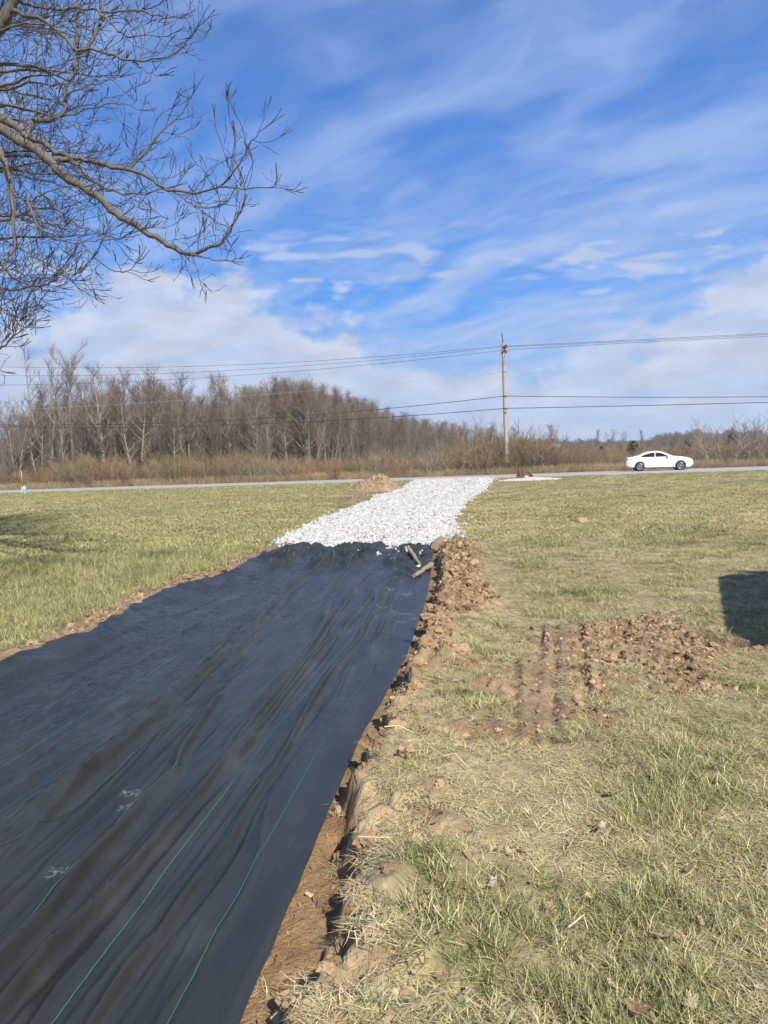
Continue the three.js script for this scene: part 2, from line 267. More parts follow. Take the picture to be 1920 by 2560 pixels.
// road: asphalt sheet with worn pale wheel tracks, a fine concrete-coloured shoulder line
{
  const pos = [], idx = [], uv = []; const N = 60;
  for (let i = 0; i <= N; i++) { const x = -420 + 840 * i / N, z = roadNear(x); for (const [q, y] of [[-0.25, 0.0], [0.0, 0.05], [ROAD_W / 2, 0.10], [ROAD_W, 0.05], [ROAD_W + 0.25, 0.0]]) { pos.push(x, 0.02 + y, z - q); uv.push(x / 4, q / 4); } }
  for (let i = 0; i < N; i++) for (let k = 0; k < 4; k++) { const a = i * 5 + k, b = a + 5; idx.push(a, b, a + 1, a + 1, b, b + 1); }
  const g = new THREE.BufferGeometry(); g.setAttribute('position', new THREE.Float32BufferAttribute(pos, 3)); g.setAttribute('uv', new THREE.Float32BufferAttribute(uv, 2)); g.setIndex(idx); g.computeVertexNormals();
  const t = noiseTexture(256, (u, v) => 0.82 + 0.12 * tile(20, 20, u, v, 2) + 0.08 * tile(4, 4, u, v));
  structure('road', g, M(0.42, 0.40, 0.37, 0.9, { map: t }), 'pale grey country road crossing behind the field', 'road');
  const line = (q, w, name, c) => { const p = [], ix = []; for (let i = 0; i <= N; i++) { const x = -420 + 840 * i / N, z = roadNear(x) - q, y = 0.02 + 0.05 + 0.05 * (1 - Math.abs(q - ROAD_W / 2) / (ROAD_W / 2)) + 0.005; p.push(x, y, z, x, y, z - w); if (i) { const a = i * 2; ix.push(a - 2, a, a - 1, a - 1, a, a + 1); } } const gg = new THREE.BufferGeometry(); gg.setAttribute('position', new THREE.Float32BufferAttribute(p, 3)); gg.setIndex(ix); gg.computeVertexNormals(); structure(name, gg, c, name === 'edge_line' ? 'white painted line along the road edge' : 'yellow painted centre line of the road', 'road marking'); };
  line(0.25, 0.12, 'edge_line', M(0.72, 0.72, 0.70)); line(ROAD_W / 2 + 0.1, 0.12, 'centre_line', M(0.55, 0.42, 0.10)); line(ROAD_W - 0.4, 0.12, 'edge_line', M(0.72, 0.72, 0.70));
}

// ------------------------------------------------------------------ woven weed barrier
function traceAlac(pts, y) { return pts.map(([px, py]) => { const g = ground(px, py, y); return alac(g.x, g.z); }).sort((a, b) => a[0] - b[0]); }
const folds = [
  [[[804, 1418], [718, 1481], [654, 1562], [579, 1643], [492, 1707], [405, 1794], [324, 1875], [278, 1914], [116, 2041], [0, 2162], [-200, 2330]], 0.050, 0.065],
  [[[760, 1470], [700, 1540], [636, 1600], [540, 1690], [450, 1790], [380, 1870]], 0.030, 0.05],
  [[[636, 1528], [567, 1609], [492, 1690], [440, 1740], [330, 1850], [200, 1960], [60, 2080], [-120, 2250]], 0.042, 0.055],
  [[[925, 1440], [856, 1510], [804, 1586], [764, 1649], [689, 1748], [631, 1817], [584, 1892], [520, 1970], [440, 2060], [370, 2140], [290, 2230], [200, 2320], [60, 2470], [-50, 2600]], 0.045, 0.050],
  [[[955, 1455], [880, 1540], [800, 1630], [715, 1740], [650, 1830], [600, 1895]], 0.036, 0.042],
  [[[985, 1440], [950, 1500], [903, 1597], [839, 1667], [781, 1759], [741, 1829], [706, 1900], [665, 1960], [579, 2099], [492, 2209], [405, 2342], [324, 2429], [243, 2560], [180, 2660]], 0.032, 0.048],
  [[[556, 1742], [509, 1811], [451, 1900], [440, 1937], [370, 2006], [301, 2093], [220, 2180], [116, 2313], [0, 2429], [-150, 2600]], 0.050, 0.060],
  [[[417, 1753], [347, 1840], [250, 1930], [120, 2060], [0, 2190], [-150, 2360]], 0.034, 0.05],
  [[[865, 1420], [840, 1470], [815, 1520], [790, 1570]], 0.03, 0.04],
  [[[1010, 1440], [985, 1500], [960, 1560], [930, 1620]], 0.022, 0.05],
  [[[700, 1450], [640, 1500], [560, 1560], [470, 1640]], 0.016, 0.05],
  [[[520, 2020], [440, 2120], [340, 2240], [230, 2380], [120, 2520], [40, 2640]], 0.016, 0.04],
  [[[930, 1850], [860, 1960], [770, 2120], [690, 2290], [610, 2450], [540, 2600]], 0.007, 0.05],
].map(([pts, amp, w]) => ({ q: traceAlac(pts, BED + 0.04), amp, w }));
function foldHeight(al, ac) {
  let h = 0;
  for (const f of folds) {
    const q = f.q, n = q.length; if (al < q[0][0] - 0.6 || al > q[n - 1][0] + 0.8) continue;
    let i = 1; while (i < n - 1 && q[i][0] < al) i++;
    const t = clamp((al - q[i - 1][0]) / (q[i][0] - q[i - 1][0]), -0.5, 1.5), c = lerp(q[i - 1][1], q[i][1], t), d = ac - c; if (Math.abs(d) > f.w * 4) continue;
    const fade = sstep(q[0][0] - 0.6, q[0][0] + 0.3, al) * (1 - sstep(q[n - 1][0] - 0.5, q[n - 1][0] + 0.8, al));
    const w = f.w * (d > 0 ? 0.42 : 0.85) * (0.95 + 0.14 * n2(al * 0.5, f.amp * 100)), a = f.amp * 2.3 * (0.78 + 0.20 * n2(al * 0.45 + 5, f.w * 90)) * fade;
    h += a * Math.exp(-Math.pow(Math.abs(d) / w, 1.25));
  }
  return h;
}
const LANES = [ground(800, 1385, -0.05), ground(955, 1400, -0.05)].map((p) => alac(p.x, p.z)[1]);
const logSpot = (() => { const g = ground(1050, 1425, -0.05); return alac(g.x, g.z); })();
function clothHeight(al, ac) {
  const l = fabricL(al), r = fabricR(al), t = (ac - l) / (r - l);
  let h = bedShape(al, Math.min(ac, r)) + 0.022;
  const bunch = sstep(AL_G0 - 3.1, AL_G0 - 1.9, al);
  h += foldHeight(al, ac) * (1 - 0.6 * bunch) * sstep(0.0, 0.06, t);
  // soft ripples, stronger towards the slack left side
  const slack = 0.30 + 0.75 * sstep(0.70, 0.30, t);
  const wob = n2(al * 0.6, ac * 0.6) * 1.2;
  h += slack * (0.010 * Math.abs(n2(al * 0.95 + ac * 1.7 + wob, ac * 2.6 - al * 0.5 + wob)) + 0.009 * Math.pow(1 - Math.abs(n2(al * 2.1 - ac * 1.9 + wob, ac * 3.1 + al * 1.1)), 3) + 0.005 * m2(al * 5.1 + wob, ac * 4.0)) * sstep(1.0, 0.94, t);
  h += (0.004 * (1 + n2(al * 0.9, ac * 7)) + 0.020 * Math.pow(1 - Math.abs(n2(al * 0.16 + 2, ac * 3.4 + 0.25 * n2(al * 0.4, ac))), 9) + 0.010 * Math.pow(1 - Math.abs(m2(al * 0.22, ac * 7.5)), 8)) * sstep(1.0, 0.94, t) * sstep(0.02, 0.1, t);
  // loose hem on the left
  h += 0.045 * (0.5 + 0.5 * n2(al * 1.1, 6)) * sstep(0.09, 0.02, t) * (0.6 + 0.4 * n2(al * 3.3, 2)) + 0.012 * sstep(0.03, 0.0, t);
  // rumpled end under the gravel, pressed flat along two wheel lanes
  if (bunch > 0) {
    let lane = 0; for (const c of LANES) lane = Math.max(lane, Math.exp(-Math.pow((ac - c + (AL_G0 - al) * 0.05) / 0.20, 4)));
    const w2 = n2(al * 1.2 + 3, ac * 1.2) * 0.35;
    const cr = Math.pow(1 - Math.abs(n2(al * 1.15 + w2 * 2, ac * 0.6 + w2)), 1.9), cr2 = Math.pow(1 - Math.abs(n2(al * 2.3 + ac * 0.5, ac * 0.9 + 4)), 2.0), cr3 = Math.pow(1 - Math.abs(m2(al * 4.2, ac * 1.7)), 3);
    h += bunch * (1 - 0.42 * sstep(AL_G0 - 0.85, AL_G0 - 0.15, al)) * (1 - 0.9 * lane) * (0.105 * cr + 0.090 * cr2 + 0.026 * cr3 + 0.01) * sstep(0.0, 0.12, t) * (1 - 0.55 * sstep(0.8, 0.97, t));
    h += bunch * lane * 0.010 * Math.abs(Math.sin(al * 46 + n2(ac * 4, 3)));
    // draped lip facing the camera
    const lip = AL_G0 - 2.35 + 0.30 * n2(ac * 1.4, 7); h += 0.05 * (1 - lane) * Math.exp(-Math.pow((al - lip) / 0.16, 2)) * sstep(0.28, 0.42, t) * sstep(0.95, 0.8, t);
  }
  { const dx = al - logSpot[0], dy = ac - logSpot[1]; h += 0.11 * Math.exp(-(((dx + 0.1) / 0.55) ** 2 + ((dy + 0.2) / 0.22) ** 2)) * (0.6 + 0.4 * Math.sin(dx * 16 + dy * 22)); }
  return h;
}
const fabricTop = (al, ac) => clothHeight(al, ac);
{
  const a0 = -1.2, NA = 430, NC = 350, pos = new Float32Array((NA + 1) * (NC + 1) * 3), uv = new Float32Array((NA + 1) * (NC + 1) * 2), idx = [];
  for (let i = 0; i <= NA; i++) {
    const al = a0 + (fabricEnd - a0) * i / NA, l = fabricL(al) + 0.04 * n2(al * 1.7, 21) + 0.02 * n2(al * 5, 3), r = fabricR(al) + 0.004 * n2(al * 3, 5);
    for (let j = 0; j <= NC; j++) {
      const t = j / NC, ac = lerp(l, r, t), k = i * (NC + 1) + j, sink = sstep(AL_G0 + 0.05, AL_G0 + 0.35, al) * 0.14, [x, z] = xz(al, ac);
      pos.set([x, clothHeight(al, ac) - sink, z], k * 3); uv.set([(r - ac) / 4, (al - a0) / 15], k * 2);
      if (i && j) { const n = NC + 1; idx.push(k - n - 1, k - n, k - 1, k - n, k, k - 1); }
    }
  }
  const g = new THREE.BufferGeometry(); g.setAttribute('position', new THREE.BufferAttribute(pos, 3)); g.setAttribute('uv', new THREE.BufferAttribute(uv, 2)); g.setIndex(idx); g.computeVertexNormals();
  // colour: black tape weave with lint, dried mud scuffs and dusty streaks
  const W = 1024, H = 2048, d = new Uint8Array(W * H * 4), R = RNG(5);
  const scuffs = [[330, 1985, 0.075, 0.055], [348, 2010, 0.05, 0.04], [318, 2020, 0.05, 0.05], [150, 2190, 0.07, 0.07], [985, 1437, 0.05, 0.10], [975, 1475, 0.10, 0.10], [1010, 1535, 0.18, 0.05], [960, 1520, 0.12, 0.05], [985, 1530, 0.08, 0.04], [1020, 1485, 0.08, 0.12], [1035, 1545, 0.09, 0.06], [1005, 1555, 0.08, 0.05], [1000, 1460, 0.05, 0.05]].map(([px, py, w, h]) => { const q = ground(px, py, BED + 0.03), c = alac(q.x, q.z); return [(fabricR(c[0]) - c[1]), c[0], w, h]; });
  for (let y = 0; y < H; y++) for (let x = 0; x < W; x++) {
    const ac = x / W * 4, al = a0 + y / H * 15, o = (y * W + x) * 4;
    let v = 0.027 + 0.007 * n2(ac * 3, al * 0.8) + 0.003 * n2(ac * 60, al * 3) + 0.002 * (R() - 0.5);
    let dust = 0.0;
    const dd = fbm(ac * 1.8 + 3, al * 0.9, 4); dust += 0.016 * sstep(0.1, 0.8, dd);
    for (const [sx, sy, w, h] of scuffs) { const ex = (ac - sx) / w, ey = (al - sy) / h; if (ex * ex + ey * ey < 2.2) { const q = fbm(ac * 26, al * 30, 3) + 0.25 - Math.max(0, ex * ex + ey * ey - 0.3) * 0.6; dust += 0.12 * sstep(0.05, 0.6, q); } }
    const rr = v + dust * 0.98, gg = v * 1.05 + dust * 0.92, bb = v * 0.93 + dust * 0.76, enc = (c) => 255 * (c <= 0.0031308 ? c * 12.92 : 1.055 * Math.pow(c, 1 / 2.4) - 0.055);
    d[o] = enc(clamp(rr)); d[o + 1] = enc(clamp(gg)); d[o + 2] = enc(clamp(bb)); d[o + 3] = 255;
  }
  const map = new THREE.DataTexture(d, W, H); map.colorSpace = THREE.SRGBColorSpace; map.magFilter = THREE.LinearFilter; map.wrapS = map.wrapT = THREE.RepeatWrapping; map.needsUpdate = true;
  const weave = noiseTexture(512, (u, v) => 0.5 + 0.25 * Math.sin(u * Math.PI * 2 * 64) * Math.sin(v * Math.PI * 2 * 32) + 0.12 * tile(30, 12, u, v)); weave.repeat.set(8, 30);
  const f = mesh('weed_barrier', g, new THREE.MeshPhysicalMaterial({ map, roughness: 0.40, bumpMap: weave, bumpScale: 0.0003, ior: 1.52, specularIntensity: 1.0, side: THREE.DoubleSide }));
  tag(f, 'black woven weed barrier sheet with long folds laid in the driveway bed', 'fabric');
  // coloured marker threads woven in every 37 cm
  const bright = M(0.03, 0.15, 0.105, 0.6), dull = M(0.06, 0.125, 0.115, 0.6);
  for (let n = 0; n < 9; n++) {
    const off = 0.23 + n * 0.378, bold = n === 1 || n === 5, w = bold ? 0.0025 : 0.0017, p = [], ix = [], nn = []; let cnt = 0;
    for (let i = 0; i <= 900; i++) {
      const al = a0 + (AL_G0 - 0.3 - a0) * i / 900, r = fabricR(al), sway = 0.03 * n2(al * 0.35, n * 3.1) * sstep(0.2, 1.4, off) + 0.004 * n2(al * 1.6, n * 5) * sstep(0.2, 1.4, off), ac = r - off + sway;
      if (ac < fabricL(al) + 0.12) { cnt = 0; continue; }
      for (const s of [-1, 1]) { const [x, z] = xz(al, ac + s * w); p.push(x, Math.max(clothHeight(al, ac - 0.008), clothHeight(al, ac), clothHeight(al, ac + 0.008), clothHeight(al - 0.02, ac), clothHeight(al + 0.02, ac)) + 0.003, z); }
      const k = p.length / 3; if (cnt++) ix.push(k - 4, k - 2, k - 3, k - 3, k - 2, k - 1);
    }
    const tg = new THREE.BufferGeometry(); tg.setAttribute('position', new THREE.Float32BufferAttribute(p, 3)); tg.setIndex(ix); tg.computeVertexNormals();
    mesh('green_thread', tg, bold || n === 0 || n === 3 ? bright : dull, f);
  }
}

// ------------------------------------------------------------------ tubes and rocks
class Tubes {
  constructor() { this.p = []; this.n = []; this.i = []; this.c = []; }
  tube(pts, rad, sides, color) {
    const base = this.p.length / 3, n = pts.length; let u = null;
    for (let k = 0; k < n; k++) {
      const a = pts[Math.max(0, k - 1)], b = pts[Math.min(n - 1, k + 1)]; let tx = b[0] - a[0], ty = b[1] - a[1], tz = b[2] - a[2]; const L = Math.hypot(tx, ty, tz) || 1; tx /= L; ty /= L; tz /= L;
      if (!u) u = Math.abs(ty) < 0.9 ? [0, 1, 0] : [1, 0, 0];
      const dt = u[0] * tx + u[1] * ty + u[2] * tz; let ux = u[0] - dt * tx, uy = u[1] - dt * ty, uz = u[2] - dt * tz; const ul = Math.hypot(ux, uy, uz) || 1; ux /= ul; uy /= ul; uz /= ul; u = [ux, uy, uz];
      const vx = ty * uz - tz * uy, vy = tz * ux - tx * uz, vz = tx * uy - ty * ux, r = rad[k];
      for (let s = 0; s < sides; s++) { const q = s / sides * Math.PI * 2, c = Math.cos(q), d = Math.sin(q), nx = ux * c + vx * d, ny = uy * c + vy * d, nz = uz * c + vz * d; this.p.push(pts[k][0] + nx * r, pts[k][1] + ny * r, pts[k][2] + nz * r); this.n.push(nx, ny, nz); if (color) this.c.push(color[0], color[1], color[2]); }
      if (k) for (let s = 0; s < sides; s++) { const s2 = (s + 1) % sides, A = base + (k - 1) * sides, B = base + k * sides; this.i.push(A + s, A + s2, B + s, A + s2, B + s2, B + s); }
    }
  }
  geo() { const g = new THREE.BufferGeometry(); g.setAttribute('position', new THREE.Float32BufferAttribute(this.p, 3)); g.setAttribute('normal', new THREE.Float32BufferAttribute(this.n, 3)); if (this.c.length) g.setAttribute('color', new THREE.Float32BufferAttribute(this.c, 3)); g.setIndex(this.i); return g; }
}
function rock(detail, rough, seed, flat = false, squash = [1, 1, 1]) {
  let g = new THREE.IcosahedronGeometry(1, detail); g.deleteAttribute('uv'); g.deleteAttribute('normal'); g = mergeVertices(g, 1e-3);
  const p = g.attributes.position; for (let i = 0; i < p.count; i++) { const x = p.getX(i), y = p.getY(i), z = p.getZ(i), s = 1 + rough * (0.7 * n3(x * 1.3 + seed, y * 1.3, z * 1.3) + 0.4 * n3(x * 3.1, y * 3.1 + seed, z * 3.1)); p.setXYZ(i, x * s * squash[0], y * s * squash[1], z * s * squash[2]); }
  if (flat) g = g.toNonIndexed(); g.computeVertexNormals(); return g;
}
function instanced(name, geo, mat, items, label, category) {           // items: [x,y,z, rx,ry,rz, sx,sy,sz, r,g,b]
  const o = new THREE.InstancedMesh(geo, mat, items.length), m = new THREE.Matrix4(), e = new THREE.Euler(), q = new THREE.Quaternion(), v = new THREE.Vector3(), s = new THREE.Vector3(), c = new THREE.Color();
  items.forEach((t, i) => { m.compose(v.set(t[0], t[1], t[2]), q.setFromEuler(e.set(t[3], t[4], t[5], 'YXZ')), s.set(t[6], t[7], t[8])); o.setMatrixAt(i, m); o.setColorAt(i, c.setRGB(t[9], t[10], t[11])); });
  o.name = numbered(name); tag(o, label, category, null, 'stuff'); scene.add(o); return o;
}
const inGravel = (x, z, w) => { const [al, ac] = alac(x, z); if (al < AL_G0 - 0.4 || al > 56) return -1; const near = AL_G0 + 0.16 * n2(ac * 1.7, 3) + 0.10 * n2(ac * 5, 9) + 0.22 * Math.exp(-(((ac - LANES[1]) / 0.35) ** 2)) * -1; return Math.min(ac - gravL(al), gravR(al) - ac, al - near) + w; };
const STONE = new THREE.MeshStandardMaterial({ color: new THREE.Color().setRGB(1, 1, 1), roughness: 0.85, side: THREE.DoubleSide });
const LOOSE = M(0.45, 0.445, 0.43, 0.85);
const stoneGeos = [rock(1, 0.42, 1.7, true, [1.2, 0.7, 0.85]), rock(1, 0.5, 8.2, true, [1, 0.8, 1.05]), rock(0, 0.35, 4.4, true, [1.15, 0.75, 0.8])];
{
  const R = RNG(77), lists = [[], [], []];
  for (let k = 0; k < 210000; k++) {
    const al = AL_G0 - 0.3 + Math.pow(R(), 1.25) * (55.5 - AL_G0), gl = gravL(al), gr = gravR(al), ac = lerp(gl - 0.5, gr + 0.5, R()), [x, z] = xz(al, ac);
    const e = inGravel(x, z, 0.16 * n2(al * 1.1, ac * 1.1) + 0.10 * n2(al * 4, ac * 4)); if (e < 0 && !(e > -0.22 && R() < 0.02)) continue;
    if (z < roadNear(x) + 0.4) continue; if (al > 33 && n2(x * 0.5 + 3, z * 0.22) > 0.52 && R() < 0.8) continue;   // worn bare streaks near the road
    const s = (0.024 + 0.026 * R() * R()) * (1 + 0.018 * (al - AL_G0)), t = R() < 0.16 ? 0.17 + 0.16 * R() : 0.34 + 0.20 * R(), w = 0.96 + 0.05 * R();
    lists[k % 3].push([x, terrain(x, z) + s * (0.15 + 0.55 * R()), z, R() * 6.3, R() * 6.3, R() * 6.3, s, s, s, t, t * 0.985, t * w * 0.935]);
  }
  lists.forEach((l, i) => instanced('crushed_stone', stoneGeos[i], STONE, l, 'bed of white crushed limestone covering the driveway', 'gravel'));
  for (let k = 0; k < 46; k++) {                        // stray stones thrown off the edge
    let px, py; if (k < 8) { px = 690 + R() * 60; py = 1368 + R() * 10 - (px - 690) * 0.25; } else if (k < 22) { px = 880 + R() * 190; py = 1376 + R() * 10; } else { const q = R(); px = lerp(1135, 1215, q) + R() * 22; py = lerp(1345, 1225, q); }
    const g = ground(px, py, 0), [al, ac] = alac(g.x, g.z), onCloth = al < AL_G0 && ac > fabricL(al) && ac < fabricR(al), y = onCloth ? clothHeight(al, ac) : terrain(g.x, g.z), s = 0.018 + 0.018 * R();
    const o = mesh('loose_stone', stoneGeos[k % 3], LOOSE); o.position.set(g.x, y + s * 0.45, g.z); o.rotation.set(R() * 6, R() * 6, R() * 6); o.scale.setScalar(s);
    tag(o, 'loose white stone lying just off the edge of the gravel', 'stone', 'loose stones at the gravel edge');
  }
}

// ------------------------------------------------------------------ clods, crumbs, mound
const DIRT = new THREE.MeshStandardMaterial({ color: new THREE.Color().setRGB(1, 1, 1), roughness: 0.98, bumpMap: soilBump, bumpScale: 0.01, side: THREE.DoubleSide });
const DIRT1 = M(0.265, 0.172, 0.095, 0.98), DIRT2 = M(0.345, 0.24, 0.138, 0.98), DIRT3 = M(0.205, 0.13, 0.07, 0.98);
const clodGeos = [rock(2, 0.62, 3.3, true, [1.1, 0.85, 0.95]), rock(2, 0.7, 9.1, true, [1, 0.9, 1.05]), rock(2, 0.58, 5.7, true, [1.2, 0.8, 0.9])];
{
  const R = RNG(31), crumbs = [[], [], []];
  for (let k = 0; k < 120000; k++) {
    const z = -1.4 - Math.pow(R(), 1.3) * 13, x = lerp(-3.4 - 0.1 * z * -1 * 0, 5.2, R()), s = soilAt(x, z); if (s < 0.55) continue;
    const [al, ac] = alac(x, z); if (al < fabricEnd && ac > fabricL(al) - 0.02 && ac < fabricR(al) + 0.02) continue;
    const a = sstep(-0.05, 0.1, dirtA(x, z)), dd = sstep(-0.1, 0.1, dirtD(x, z)), left = ac < fabricL(al) ? 1 : 0, strip = ac < bank(al) && !left, p = 0.14 + 0.55 * a + 0.75 * dd + 0.4 * left - (strip ? 0.05 : 0); if (R() > p) continue;
    const big = a * 0.5 + dd * 0.7, sz = 0.005 + 0.011 * R() + (R() < 0.13 ? big * 0.020 * R() : 0), t = 0.72 + 0.5 * R(), base = R() < 0.4 ? SOIL_PALE : SOIL;
    crumbs[k % 3].push([x, terrain(x, z) + sz * 0.2, z, R() * 6.3, R() * 6.3, R() * 6.3, sz * (0.6 + R()), sz * (0.5 + 0.6 * R()), sz * (0.6 + 0.9 * R()), base[0] * t, base[1] * t, base[2] * t]);
  }
  crumbs.forEach((l, i) => instanced('soil_crumbs', clodGeos[i], DIRT, l, 'crumbled brown soil scattered over the bare patches', 'soil'));
  const clod = (x, z, s, label, group, flatten = 1) => { const o = mesh('soil_clod', clodGeos[Math.floor(R() * 3)], [DIRT1, DIRT2, DIRT3][Math.floor(R() * 3)]); o.position.set(x, terrain(x, z) + s * 0.25, z); o.rotation.set(R() * 0.6, R() * 6, R() * 0.6); o.scale.set(s, s * flatten * (0.7 + 0.4 * R()), s * (0.8 + 0.4 * R())); tag(o, label, 'clod', group); };
  for (let k = 0, n = 0; k < 4000 && n < 110; k++) { const px = 1090 + R() * 140, py = 1350 + R() * 360, g = ground(px, py); const d = dirtD(g.x, g.z); const [al, ac] = alac(g.x, g.z); if (d < 0.02 || ac < bank(al)) continue; clod(g.x, g.z, 0.022 + 0.055 * R() * R(), 'lump of brown clay heaped on the bank beside the black sheet', 'clay lumps on the bank'); n++; }
  for (let k = 0, n = 0; k < 4000 && n < 120; k++) { const px = 1430 + R() * 420, py = 1560 + R() * 280, g = ground(px, py); if (dirtA(g.x, g.z) < 0.02) continue; clod(g.x, g.z, 0.012 + 0.030 * R() * R(), 'clod of churned soil in the bare patch on the lawn', 'clods in the churned patch'); n++; }
  for (let k = 0, n = 0; k < 3000 && n < 60; k++) { const al = 5.5 + R() * 7, ac = fabricL(al) - 0.03 - R() * 0.28, [x, z] = xz(al, ac); clod(x, z, 0.018 + 0.045 * R() * R(), 'crumbly tan clod between the lawn and the rolled edge of the sheet', 'clods along the turf edge of the sheet'); n++; }
  for (let k = 0; k < 95; k++) { const al = 1.7 + Math.pow(R(), 0.9) * 6.2, ac = bank(al) - 0.05 + 0.34 * R() * R(), [x, z] = xz(al, ac); if (ac < fabricR(al) + 0.05) continue; clod(x, z, 0.018 + 0.046 * R() * R(), 'pale clod of torn sod along the lip of the driveway bed', 'torn sod clods along the lip of the bed'); }
  { const g = ground(1895, 1632), g2 = ground(1560, 1295), g3 = ground(1455, 1300); clod(g.x, g.z, 0.05, 'dark soil clod at the end of the gouge in the lawn'); clod(g3.x, g3.z, 0.16, 'flat lump of dark soil lying alone on the mown lawn', null, 0.4); clod(g2.x, g2.z, 0.12, 'small flat dark lump of soil on the striped mown lawn', null, 0.4); }
  // spoil heap beside the gravel
  const c = ground(945, 1228), hm = new THREE.BufferGeometry(), pos = [], col = [], idx = [], NR = 26, NT = 64;
  for (let i = 0; i <= NR; i++) for (let j = 0; j <= NT; j++) {
    const q = i / NR, a = j / NT * Math.PI * 2, ca = Math.cos(a), sa = Math.sin(a), rr = q * (1 + 0.14 * n2(ca * 1.3, sa * 1.3)), x = ca * rr * 1.52, z = sa * rr * 1.15, p1 = Math.exp(-((x - 0.22) ** 2 / 0.42 + z * z / 0.40)), p2 = Math.exp(-((x + 0.72) ** 2 / 0.40 + z * z / 0.34)), e = 1 - sstep(0.72, 1, q);
    const y = (0.62 * p1 + 0.34 * p2 + 0.07) * e + (Math.abs(n2(x * 3.2, z * 3.2)) * 0.20 + 0.06 * n2(x * 8, z * 8) + 0.03 * m2(x * 17, z * 17)) * sstep(0, 0.3, e) - 0.03; pos.push(x, y, z);
    const b = mixc(SOIL, SOIL_PALE, clamp(0.3 + 0.6 * n2(x * 4, z * 4))); col.push(b[0] * 0.86, b[1] * 0.9, b[2] * 0.98); if (i && j) { const k = i * (NT + 1) + j, n = NT + 1; idx.push(k - n - 1, k - n, k - 1, k - n, k, k - 1); }
  }
  hm.setAttribute('position', new THREE.Float32BufferAttribute(pos, 3)); hm.setAttribute('color', new THREE.Float32BufferAttribute(col, 3)); hm.setIndex(idx); hm.computeVertexNormals();
  const heap = thing('soil_heap', 'knee-high heap of brown spoil beside the white gravel near the road', 'soil heap'); heap.position.set(c.x, terrain(c.x, c.z), c.z); mesh('mound', hm, new THREE.MeshStandardMaterial({ vertexColors: true, roughness: 0.98, side: THREE.DoubleSide }), heap);
  for (let k = 0; k < 70; k++) { const a = R() * 6.3, q = Math.sqrt(R()) * 1.05, x = Math.cos(a) * q * 1.4, z = Math.sin(a) * q * 1.05, p1 = Math.exp(-((x - 0.22) ** 2 / 0.42 + z * z / 0.40)), p2 = Math.exp(-((x + 0.72) ** 2 / 0.40 + z * z / 0.34)), s = 0.04 + 0.07 * R(); const o = mesh('lump', clodGeos[k % 3], [DIRT1, DIRT2, DIRT3][k % 3], heap); o.position.set(x, (0.66 * p1 + 0.36 * p2 + 0.07) * (1 - sstep(0.72, 1, q)) + 0.02, z); o.rotation.set(R() * 6, R() * 6, R() * 6); o.scale.setScalar(s); }
}

// ------------------------------------------------------------------ grass
function tuft(seed, blades, o) {                        // o: len, width, lean, spread, colour(R) -> rgb
  const R = RNG(seed), p = [], n = [], c = [], ix = [];
  for (let b = 0; b < blades; b++) {
    const a = R() * 6.283, len = o.len * (0.45 + 0.75 * R()), w = o.width * (0.6 + 0.7 * R()), el = o.lean[0] + (o.lean[1] - o.lean[0]) * R(), bend = o.bend * (0.3 + R()), q = Math.sqrt(R()) * o.spread, ro = R() * 6.283;
    let x = Math.cos(ro) * q, z = Math.sin(ro) * q, y = -0.008 + (o.lift ?? 0) * R(), e = el, cx = Math.cos(a), cz = Math.sin(a); const tw = (R() - 0.5) * 1.6, sx = -Math.sin(a + tw), sz = Math.cos(a + tw), k0 = p.length / 3, col = o.color(R);
    let az = a; const curl = (R() - 0.5) * 0.9;
    for (let s = 0; s <= 3; s++) {
      const ww = w * [1, 0.85, 0.55, 0][s];
      if (s < 3) { p.push(x - sx * ww, y, z - sz * ww, x + sx * ww, y, z + sz * ww); c.push(...col, ...col); n.push(0, 1, 0, 0, 1, 0); } else { p.push(x, y, z); c.push(...col); n.push(0, 1, 0); }
      const st = len / 3; x += Math.cos(az) * Math.cos(e) * st; z += Math.sin(az) * Math.cos(e) * st; y += Math.sin(e) * st; e -= bend; az += curl; if (y < 0.004 && e < 0) e = 0.02;
    }
    ix.push(k0, k0 + 2, k0 + 1, k0 + 1, k0 + 2, k0 + 3, k0 + 2, k0 + 4, k0 + 3, k0 + 3, k0 + 4, k0 + 5, k0 + 4, k0 + 6, k0 + 5);
  }
  const g = new THREE.BufferGeometry(); g.setAttribute('position', new THREE.Float32BufferAttribute(p, 3)); g.setAttribute('color', new THREE.Float32BufferAttribute(c, 3)); g.setIndex(ix); g.computeVertexNormals(); return g;
}
const strawC = (R) => { const t = 0.55 + 0.6 * R(), k = R(); return k < 0.7 ? [0.62 * t, 0.51 * t, 0.265 * t] : k < 0.9 ? [0.48 * t, 0.40 * t, 0.23 * t] : [0.35 * t, 0.26 * t, 0.14 * t]; };
const greenC = (R) => { const t = 0.6 + 0.6 * R(), k = R(); return k < 0.6 ? [0.215 * t, 0.240 * t, 0.078 * t] : k < 0.85 ? [0.33 * t, 0.325 * t, 0.12 * t] : [0.15 * t, 0.190 * t, 0.076 * t]; };
const mixC = (f) => (R) => R() < f ? greenC(R) : strawC(R);
const BLADE = new THREE.MeshStandardMaterial({ vertexColors: true, roughness: 0.75, side: THREE.DoubleSide });
